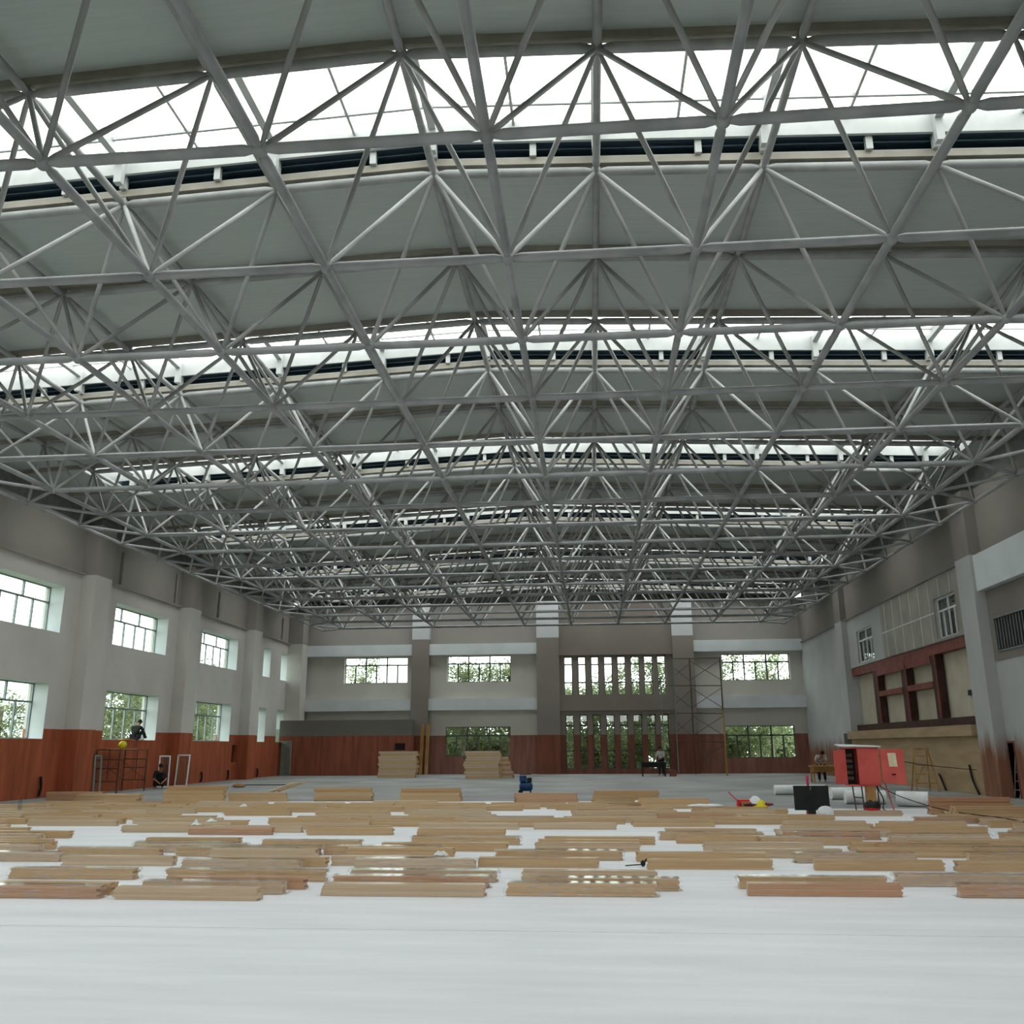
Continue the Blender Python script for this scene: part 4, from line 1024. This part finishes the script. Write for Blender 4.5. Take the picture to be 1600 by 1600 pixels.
for k_, mt in (('a', 'alu'), ('b', 'alu'), ('c', 'rust')):
    MB().tube(wt(st[k_], 0), wt(st[k_], ztop*F_[k_]), 0.035).build('standard', mt, ts)
zd = float(on(1126, 1028, 1, 55.5)[2])
MB().tube(wt(st['d'], 0), wt(st['d'], zd*0.55), 0.04).build('standard', 'yellow_steel', ts); MB().tube(wt(st['d'], zd*0.55), wt(st['d'], zd), 0.04).build('standard', 'rust', ts)
lv = [1.0, 0.76, 0.52, 0.28]
for f in lv:
    MB().tube(wt(st['c'], ztop*f), wt(st['d'], zd*f), 0.028).build('ledger', 'rust', ts); MB().tube(wt(st['b'], ztop*f), wt(st['c'], ztop*f), 0.025).build('ledger', 'rust', ts)
    if f < 0.9: MB().tube(wt(st['a'], ztop*f), wt(st['b'], ztop*f), 0.02).build('ledger', 'rust', ts)
    MB().tube(wt(st['c'], ztop*(f-0.02)), wt(st['d'], zd*(f-0.19)), 0.02).build('brace', 'rust', ts)
    MB().tube(wt(st['d'], zd*(f-0.02)), wt(st['c'], ztop*(f-0.19)), 0.016).build('brace', 'rust', ts)
    MB().tube(wt(st['b'], ztop*(f-0.08)), wt(st['c'], ztop*(f-0.2)), 0.014).build('brace', 'rust', ts)
    MB().tube(wt(st['c'], ztop*(f-0.04)), wt(st['b'], ztop*(f-0.16)), 0.014).build('brace', 'rust', ts)
# small scaffold at the left wall
SX, SYc = -16.0, 38.0
sl = thing('scaffold_trestle', 'low rusty scaffold trestle under the lower left window', 'scaffold', (-16.8, 36.9, 0))
hh = 1.68
for (a, b) in ((-0.49, -1.15), (0.49, -1.15), (-0.49, 1.15), (0.49, 1.15)): MB().tube((a, b, 0), (a, b, hh), 0.028).build('standard', 'rust', sl)
for b in (-1.15, 1.15):
    for z in (0.45, 0.95, 1.3, hh): MB().tube((-0.49, b, z), (0.49, b, z), 0.02).build('ledger', 'rust', sl)
    MB().tube((0.05, b, 0.45), (0.05, b, hh), 0.018).build('ladder_upright', 'rust', sl)
for a in (-0.49, 0.49):
    MB().tube((a, -1.15, 0.45), (a, 1.15, 1.35), 0.014).build('brace', 'rust', sl); MB().tube((a, 1.15, 0.45), (a, -1.15, 1.35), 0.014).build('brace', 'rust', sl)
    MB().tube((a, -1.15, hh), (a, 1.15, hh), 0.02).build('ledger', 'rust', sl)
MB().box(-0.4, 0.0, -1.2, 1.2, hh+0.02, hh+0.05).build('platform', 'timber', sl)
o = MB().box(-0.12, 0.12, -0.45, 0.45, 0, 0.03).build('orange_plank', 'orange', loc=(0, 0, 0)); o.location = (-16.9, 38.6, 2.02-0.04+0.02); o.location = (-17.6, float(on(200, 1158, 0, XL)[1]), lo_z[0]+0.012); tag(o, 'orange plank on the window sill beside the seated worker', 'plank')
o = MB().ball((0, 0, 0.15), 0.17, 12, 8, (1, 1, 0.95)).build('yellow_bucket', 'yellow', loc=(0, 0, 0)); o.location = (-17.0, 37.2, hh+0.05); tag(o, 'bright yellow helmet-like bucket on the scaffold trestle', 'bucket')
# leaning sashes
def sash(x, y, w, h, rz, lean, label, mt='alu_w'):
    t = thing('window_sash', label, 'window sash', (x, y, 0), rz, None)
    t.rotation_euler = (lean, 0, rz)
    mb = MB()
    for q in ((-w/2, w/2, 0, 0.06), (-w/2, w/2, h-0.06, h), (-w/2, -w/2+0.06, 0, h), (w/2-0.06, w/2, 0, h)): mb.box(q[0], q[1], -0.02, 0.02, q[2], q[3])
    mb.build('sash_frame', mt, t)
    MB().box(-w/2+0.05, w/2-0.05, -0.004, 0.004, 0.05, h-0.05).build('pane', 'glass', t)
sash(-16.6, 42.15, 0.62, 1.45, 0.0, -0.1, 'white window sash leaning on the second pier, right one')
sash(-17.0, 41.2, 0.5, 1.42, 0.5, -0.12, 'white window sash leaning beside the crouching worker')
sash(-16.75, 35.05, 0.3, 1.5, 0.9, -0.1, 'narrow greenish window sash leaning by the first pier', 'alu')

# ------------------------------------------------------------------ stepladder, table, sawhorse
sd = thing('step_ladder', 'timber stepladder standing before the plywood hoarding', 'ladder', (15.15, 36.6, 0), 0.1)
for s in (-1, 1):
    MB().bar((s*0.42, -0.25, 0), (s*0.26, 0, 1.55), 0.05).build('leg', 'timber', sd); MB().bar((s*0.36, 0.35, 0), (s*0.24, 0.03, 1.5), 0.04).build('leg', 'timber', sd)
for k in range(4): MB().bar((-0.39+k*0.035, -0.21+k*0.055, 0.3+k*0.33), (0.39-k*0.035, -0.21+k*0.055, 0.3+k*0.33), 0.04).build('step', 'timber', sd)
MB().bar((-0.3, 0, 1.55), (0.3, 0, 1.55), 0.07).build('top_step', 'timber', sd)
for s in (-1, 1): MB().bar((s*0.39, -0.21, 0.3), (0, -0.1, 0.95), 0.025).build('brace', 'timber', sd)
def table(x, y, w, d, h, mat, label, name='work_table'):
    t = thing(name, label, 'table', (x, y, 0))
    MB().box(-w/2, w/2, -d/2, d/2, h-0.05, h).build('table_top', mat, t)
    for a in (-1, 1):
        for b in (-1, 1): MB().box(a*(w/2-0.1)-0.03, a*(w/2-0.1)+0.03, b*(d/2-0.06)-0.03, b*(d/2-0.06)+0.03, 0, h-0.05).build('leg', mat, t)
    MB().box(-w/2+0.05, w/2-0.05, -0.02, 0.02, h-0.3, h-0.05).build('apron', mat, t)
    return t
tx = on(1288, 1223, 2, 0); TX, TY = float(tx[0])+0.2, float(tx[1])
table(TX, TY, 1.6, 0.7, 0.78, 'timber', 'rough timber workbench left of the red cabinet, far right of the floor')
tx = on(1022, 1213, 2, 0); CX_, CY_ = float(tx[0]), float(tx[1])
table(CX_, CY_, 1.5, 0.6, 0.8, 'black', 'dark work table before the slot windows')
o = MB().box(-0.2, 0.2, -0.15, 0.15, 0, 0.35).build('red_crate', 'oxide', loc=(0, 0, 0), bevel=0.02); o.location = (CX_+1.1, CY_-0.1, 0); tag(o, 'dull red crate right of the dark work table', 'crate')
for k, (u, v, x_) in enumerate(((58, 1240, XL), (312, 1218, XL), (354, 1212, XL), (400, 1207, XL))):
    y = float(on(u, v, 0, XL+0.02)[1]); z = 0.55 if k else 0.75
    cable('cable_tail', [(XL+0.08, y, 0.06), (XL+0.1, y+0.05, z*0.5), (XL+0.08, y, z)], 0.05, 'dark', 'dark cable tail sticking up at the foot of the left wall, %s from the viewpoint' % ['first', 'second', 'third', 'fourth'][k])
for k, (u, v) in enumerate(((1478, 1232), (1530, 1238))):
    y = float(on(u, v, 0, XRP)[1]); cable('cable_tail', [(XRP, y, 0.02), (XRP-0.02, y+0.35, 0.5), (XRP+0.02, y+0.6, 1.0-0.4*(1-k)), ], 0.035, 'dark', 'dark cable tail leaning on the plywood hoarding, %s' % ['short one by the stepladder', 'long one'][k])
ld = thing('rung_ladder', 'aluminium ladder and junk leaning in the doorway at the right edge', 'ladder', (XR+0.1, ndoor[0]+0.5, 0))
for s in (-0.2, 0.2): MB().tube((0, s, 0), (0.25, s+0.05, 1.6), 0.02).build('rail', 'alu_w', ld)
for k in range(5): MB().tube((0.04+k*0.045, -0.2, 0.25+k*0.28), (0.04+k*0.045, 0.22, 0.25+k*0.28), 0.015).build('rung', 'alu_w', ld)

# ------------------------------------------------------------------ people
def skinned(name, verts, edges, radii, mat, parent, sub=1):
    me = bpy.data.meshes.new(name); me.from_pydata(verts, edges, []); me.materials.append(M[mat])
    o = bpy.data.objects.new(name, me); COL.objects.link(o); o.parent = parent
    o.modifiers.new('skin', 'SKIN')
    if not me.skin_vertices: bpy.context.view_layer.update()
    for i, r_ in enumerate(radii):
        me.skin_vertices[0].data[i].radius = (r_, r_); me.skin_vertices[0].data[i].use_root = (i == 0)
    if sub: s = o.modifiers.new('subd', 'SUBSURF'); s.levels = 1; s.render_levels = sub
    for p_ in me.polygons: p_.use_smooth = True
    return o
def person(loc, rz, J, label, top='cloth_dark', bottom='cloth_dark', hair='hair'):
    """J: joints pelvis chest neck head shL elL haL shR elR haR hipL knL anL hipR knR anR"""
    t = bpy.data.objects.new('person', None); COL.objects.link(t); t.location = loc; t.rotation_euler = (0, 0, rz); tag(t, label, 'person')
    n = ['pelvis', 'chest', 'neck', 'head', 'shL', 'elL', 'haL', 'shR', 'elR', 'haR', 'hipL', 'knL', 'anL', 'hipR', 'knR', 'anR']
    V = [Vector(J[k]) for k in n]; I = {k: i for i, k in enumerate(n)}
    rad = [.12, .14, .055, .09, .06, .042, .03, .06, .042, .03, .085, .062, .045, .085, .062, .045]
    E = [(0, 1), (1, 2), (2, 3), (1, 4), (4, 5), (5, 6), (1, 7), (7, 8), (8, 9), (0, 10), (10, 11), (11, 12), (0, 13), (13, 14), (14, 15)]
    verts = [tuple(v) for v in V]; radii = list(rad)
    fd = Vector(J.get('face', (0, -1, 0))).normalized()
    for kx in ('anL', 'anR'):
        td = Vector(J.get('toe', tuple(fd))).normalized(); verts.append(tuple(Vector(J[kx])+td*0.17+Vector((0, 0, -0.04)))); radii.append(.035); E.append((I[kx], len(verts)-1))
    hc = len(verts); verts.append(tuple(V[3]+(V[3]-V[2]).normalized()*0.1)); radii.append(.075); E.append((3, hc))
    for h_, e_ in (('haL', 'elL'), ('haR', 'elR')):      # palm, four fingers and a thumb
        h0 = Vector(J[h_]); d = (h0-Vector(J[e_])).normalized(); s = d.cross(Vector((0, 0, 1)));
        if s.length < 0.1: s = Vector((1, 0, 0))
        s.normalize(); up_ = s.cross(d)
        pi = len(verts); verts.append(tuple(h0+d*0.07)); radii.append(.026); E.append((I[h_], pi))
        for f in range(4):
            a = len(verts); verts.append(tuple(h0+d*(0.12)+s*(f-1.5)*0.021)); radii.append(.009); E.append((pi, a))
            verts.append(tuple(h0+d*(0.155+0.012*(1.5-abs(f-1.5)))+s*(f-1.5)*0.022-up_*0.02)); radii.append(.008); E.append((a, a+1))
        a = len(verts); verts.append(tuple(h0+d*0.07+s*0.045)); radii.append(.01); E.append((I[h_], a)); 
        verts.append(tuple(h0+d*0.11+s*0.055)); radii.append(.009); E.append((a, a+1))
    body = skinned('body', verts, E, radii, 'skin', t)
    sh = [V[I[k]] for k in ('pelvis', 'chest', 'shL', 'elL', 'shR', 'elR')]
    sh.insert(2, V[I['chest']].lerp(V[I['neck']], 0.6)); 
    skinned('shirt', [tuple(v) for v in sh], [(0, 1), (1, 2), (1, 3), (3, 4), (1, 5), (5, 6)], [.15, .17, .085, .085, .062, .085, .062], top, t)
    tr = [V[I[k]] for k in ('pelvis', 'hipL', 'knL', 'anL', 'hipR', 'knR', 'anR')]
    skinned('trousers', [tuple(v) for v in tr], [(0, 1), (1, 2), (2, 3), (0, 4), (4, 5), (5, 6)], [.145, .11, .082, .068, .11, .082, .068], bottom, t)
    hd_ = V[3]+(V[3]-V[2]).normalized()*0.06
    MB().ball(hd_-fd*0.025+Vector((0, 0, 0.025)), 0.108, 12, 8, (0.95, 1.0, 1.0)).build('hair', hair, t)
    fc = MB()
    sd_ = fd.cross(Vector((0, 0, 1))).normalized() if abs(fd.z) < 0.95 else Vector((1, 0, 0))
    fc.ball(hd_+fd*0.1-Vector((0, 0, 0.02)), 0.016, 8, 5); fc.build('nose', 'skin', t)
    for s_ in (-1, 1):
        MB().ball(hd_+fd*0.083+sd_*0.03*s_+Vector((0, 0, 0.0)), 0.01, 8, 5).build('eye', 'dark', t)
        MB().ball(hd_+sd_*0.088*s_, 0.024, 8, 5, (0.6, 0.6, 1.2)).build('ear', 'skin', t)
    MB().ball(hd_+fd*0.086-Vector((0, 0, 0.055)), 0.018, 8, 5, (1, 1, 0.35)).build('mouth', 'oxide', t)
    return t
# seated sideways on the sill of the lower left window, one leg stretched out to the right (local x = along the wall, seen from the hall)
J = dict(pelvis=(0, 0, 0.12), chest=(0.16, 0, 0.52), neck=(0.3, 0, 0.68), head=(0.38, 0, 0.74), shL=(0.17, -0.18, 0.58), elL=(0.42, -0.2, 0.42), haL=(0.6, -0.15, 0.3),
         shR=(0.17, 0.18, 0.58), elR=(0.42, 0.2, 0.40), haR=(0.62, 0.12, 0.3), hipL=(0.08, -0.1, 0.12), knL=(0.5, -0.14, 0.42), anL=(0.82, -0.12, 0.1), hipR=(0.08, 0.1, 0.12), knR=(0.48, 0.12, 0.38), anR=(0.78, 0.12, 0.08), face=(0.9, 0, -0.45), toe=(0.6, 0, 0.5))
person((XL-0.12, float(on(216, 1150, 0, XL)[1])-0.15, lo_z[0]), math.pi/2, J, 'person in dark green top sitting on the lower left window sill with legs drawn out', 'cloth_green', 'cloth_dark')
J = dict(pelvis=(0, 0, 0.25), chest=(0, -0.22, 0.62), neck=(0, -0.36, 0.8), head=(0, -0.42, 0.9), shL=(-0.19, -0.24, 0.68), elL=(-0.26, -0.42, 0.42), haL=(-0.12, -0.58, 0.3),
         shR=(0.19, -0.24, 0.68), elR=(0.26, -0.42, 0.42), haR=(0.12, -0.6, 0.3), hipL=(-0.12, 0, 0.25), knL=(-0.2, -0.42, 0.48), anL=(-0.16, -0.12, 0.07), hipR=(0.12, 0, 0.25), knR=(0.2, -0.42, 0.48), anR=(0.16, -0.12, 0.07), face=(0, -0.7, -0.6), toe=(0, -1, 0))
person((-16.75, 40.2, 0), 0.6, J, 'person in dark clothes crouching at the left wall beside a window sash', 'cloth_dark', 'cloth_dark')
J = dict(pelvis=(0, 0, 0.92), chest=(0, -0.03, 1.25), neck=(0, -0.05, 1.45), head=(0.0, -0.08, 1.53), shL=(-0.19, -0.03, 1.36), elL=(-0.24, -0.12, 1.1), haL=(-0.16, -0.36, 1.0),
         shR=(0.19, -0.03, 1.36), elR=(0.24, -0.1, 1.1), haR=(0.12, -0.36, 1.0), hipL=(-0.1, 0, 0.9), knL=(-0.11, -0.02, 0.5), anL=(-0.12, 0, 0.08), hipR=(0.1, 0, 0.9), knR=(0.11, -0.02, 0.5), anR=(0.13, 0, 0.08), face=(0, -0.9, -0.4), toe=(0, -1, 0))
person((CX_+0.5, CY_+0.75, 0), -0.5, J, 'person in grey top and dark apron standing behind the dark work table', 'cloth_grey', 'cloth_dark')
J = dict(pelvis=(0, 0, 0.88), chest=(0.05, -0.22, 1.12), neck=(0.1, -0.42, 1.25), head=(0.14, -0.5, 1.3), shL=(-0.14, -0.25, 1.2), elL=(-0.2, -0.4, 0.98), haL=(-0.05, -0.52, 0.84),
         shR=(0.24, -0.25, 1.2), elR=(0.3, -0.42, 0.98), haR=(0.16, -0.56, 0.84), hipL=(-0.1, 0, 0.86), knL=(-0.12, -0.05, 0.48), anL=(-0.13, 0.05, 0.08), hipR=(0.1, 0, 0.86), knR=(0.12, -0.04, 0.48), anR=(0.13, 0.05, 0.08), face=(0.2, -0.6, -0.7), toe=(0, -1, 0))
person((TX-0.1, TY+0.72, 0), -0.35, J, 'person in light grey shirt bending over the timber workbench', 'cloth_grey', 'cloth_dark')

# ------------------------------------------------------------------ outside: trees and a building
def leafmesh(seed, n, rx, rz_, s):
    rr = random.Random(seed); mb = MB()
    cl = [(rr.gauss(0, .45), rr.gauss(0, .45), rr.uniform(-.9, .9)) for _ in range(26)]
    for _ in range(n):
        c = rr.choice(cl); x = (c[0]+rr.gauss(0, .2))*rx; y = (c[1]+rr.gauss(0, .2))*rx; z = (c[2]+rr.gauss(0, .14))*rz_
        a, b = rr.uniform(0, 6.28), rr.uniform(-.9, .9); e = Vector((math.cos(a)*math.cos(b), math.sin(a)*math.cos(b), math.sin(b)))
        f = e.cross(Vector((rr.uniform(-1, 1), rr.uniform(-1, 1), rr.uniform(-1, 1)))).normalized(); l = s*rr.uniform(.6, 1.3); c_ = Vector((x, y, z)); k = len(mb.v)
        mb.v += [tuple(c_-e*l), tuple(c_+f*l*.45), tuple(c_+e*l), tuple(c_-f*l*.45)]; mb.f.append((k, k+1, k+2, k+3))
    return mb.mesh('foliage', M['leaf'])
lms = [leafmesh(1, 5200, 2.0, 3.4, 0.12), leafmesh(2, 3400, 1.8, 3.0, 0.12), leafmesh(3, 5400, 2.0, 2.8, 0.12), leafmesh(4, 9000, 2.1, 2.8, 0.13)]
trunk = MB().tube((0, 0, -4.8), (0.1, 0.05, 2.0), 0.13, 8)
for k in range(7): a = k*0.9; trunk.tube((0.03, 0, -1.5+k*0.4), (math.cos(a)*1.5, math.sin(a)*1.5, 0.1+k*0.4), 0.035, 6)
trunk_me = trunk.mesh('trunk', M['bark'])
def tree(x, y, z, v, sc, label, group):
    t = thing('tree', label, 'tree', (x, y, -0.3), R.uniform(0, 6), group)
    for me, nm in ((lms[v], 'foliage'), (trunk_me, 'trunk')):
        o = bpy.data.objects.new(nm, me); COL.objects.link(o); o.parent = t; o.location = (0, 0, z); o.scale = (sc, sc, sc)
TR = [(-14.6, 67.5, 4.6, 0, 1.0, 'behind the left upper window of the far wall'), (-8.6, 68.5, 4.3, 1, 0.85, 'at the right edge of the left upper far window'),
      (-6.5, 65.5, 4.7, 2, 1.0, 'left in the second upper far window'), (-3.3, 66.2, 4.9, 2, 1.0, 'right in the second upper far window'),
      (1.5, 67.5, 3.3, 1, 0.85, 'behind the left slot windows'), (4.4, 66.0, 4.0, 0, 0.9, 'behind the middle slot windows'), (7.2, 65.5, 4.8, 2, 1.0, 'behind the right slot windows'),
      (11.6, 65.8, 4.8, 2, 1.0, 'left in the windows right of the scaffold tower'), (15.2, 66.0, 4.7, 0, 1.0, 'right in the windows at the right end'), (-11.5, 66.5, 2.4, 2, 0.9, 'low behind the projecting room'),
      (-5.5, 69.5, 2.5, 2, 1.0, 'low behind the lower far window'), (-1.6, 69.5, 2.8, 2, 1.0, 'low between two far windows'), (13.4, 69.5, 3.0, 2, 1.1, 'low behind the right lower far window'), (5.9, 70.0, 2.6, 2, 1.1, 'low behind the slot windows'), (2.9, 71.0, 2.6, 2, 1.1, 'low, farther behind the slot windows'),
      (-8.0, 74.0, 2.4, 2, 1.25, 'low, far beyond the board stacks'), (-3.4, 75.5, 2.6, 2, 1.25, 'low, far beyond the lower far window'), (1.0, 76.0, 2.5, 2, 1.25, 'low, far beyond the leftmost slots'), (4.8, 76.5, 2.5, 2, 1.25, 'low, far beyond the middle slots'),
      (9.0, 75.0, 2.6, 2, 1.25, 'low, far beyond the rightmost slots'), (12.6, 76.0, 2.6, 2, 1.25, 'low, far beyond the scaffold tower'), (17.6, 73.0, 2.7, 2, 1.3, 'low, far beyond the right lower far window')]
for (x, y, z, v, sc, lab) in TR: tree(x, y, z+0.6, 3 if lab.startswith('low') else v, sc, 'leafy green tree outside, '+lab, 'trees outside the far wall')
TL = [(-25.5, 62.0, 4.6, 2, 1.1, 'in the third upper window'), (-26.5, 67.5, 4.5, 0, 1.0, 'beyond the third pier window'), (-24.0, 52.5, 3.0, 2, 0.95, 'in the lower window above the seated worker'),
      (-26.0, 57.0, 3.0, 2, 1.0, 'right of the seated worker'), (-23.5, 47.0, 2.4, 0, 0.8, 'left of the seated worker'), (-27.5, 70.5, 3.2, 2, 1.0, 'farthest along the left wall'), (-26.5, 43.0, 2.2, 1, 0.8, 'in the lower window cut by the photo edge'), (-29.0, 60.0, 3.6, 2, 1.1, 'farther behind the lower left windows')]
for (x, y, z, v, sc, lab) in TL: tree(x, y, z+0.3, v, sc, 'leafy green tree outside the left wall, '+lab, 'trees outside the left wall')
bld = thing('apartment_building', 'pale gridded building seen through the lower window at the left edge', 'building', (-62, 78, -0.3))
MB().box(-9, 9, 0, 8, 0, 9.5).build('wall', 'facade', bld)
mb = MB()
for i in range(14):
    for j in range(7): mb.box(-8.6+i*1.25, -7.8+i*1.25, -0.03, 0, 0.8+j*1.25, 1.6+j*1.25)
mb.build('window_grid', 'alu', bld)
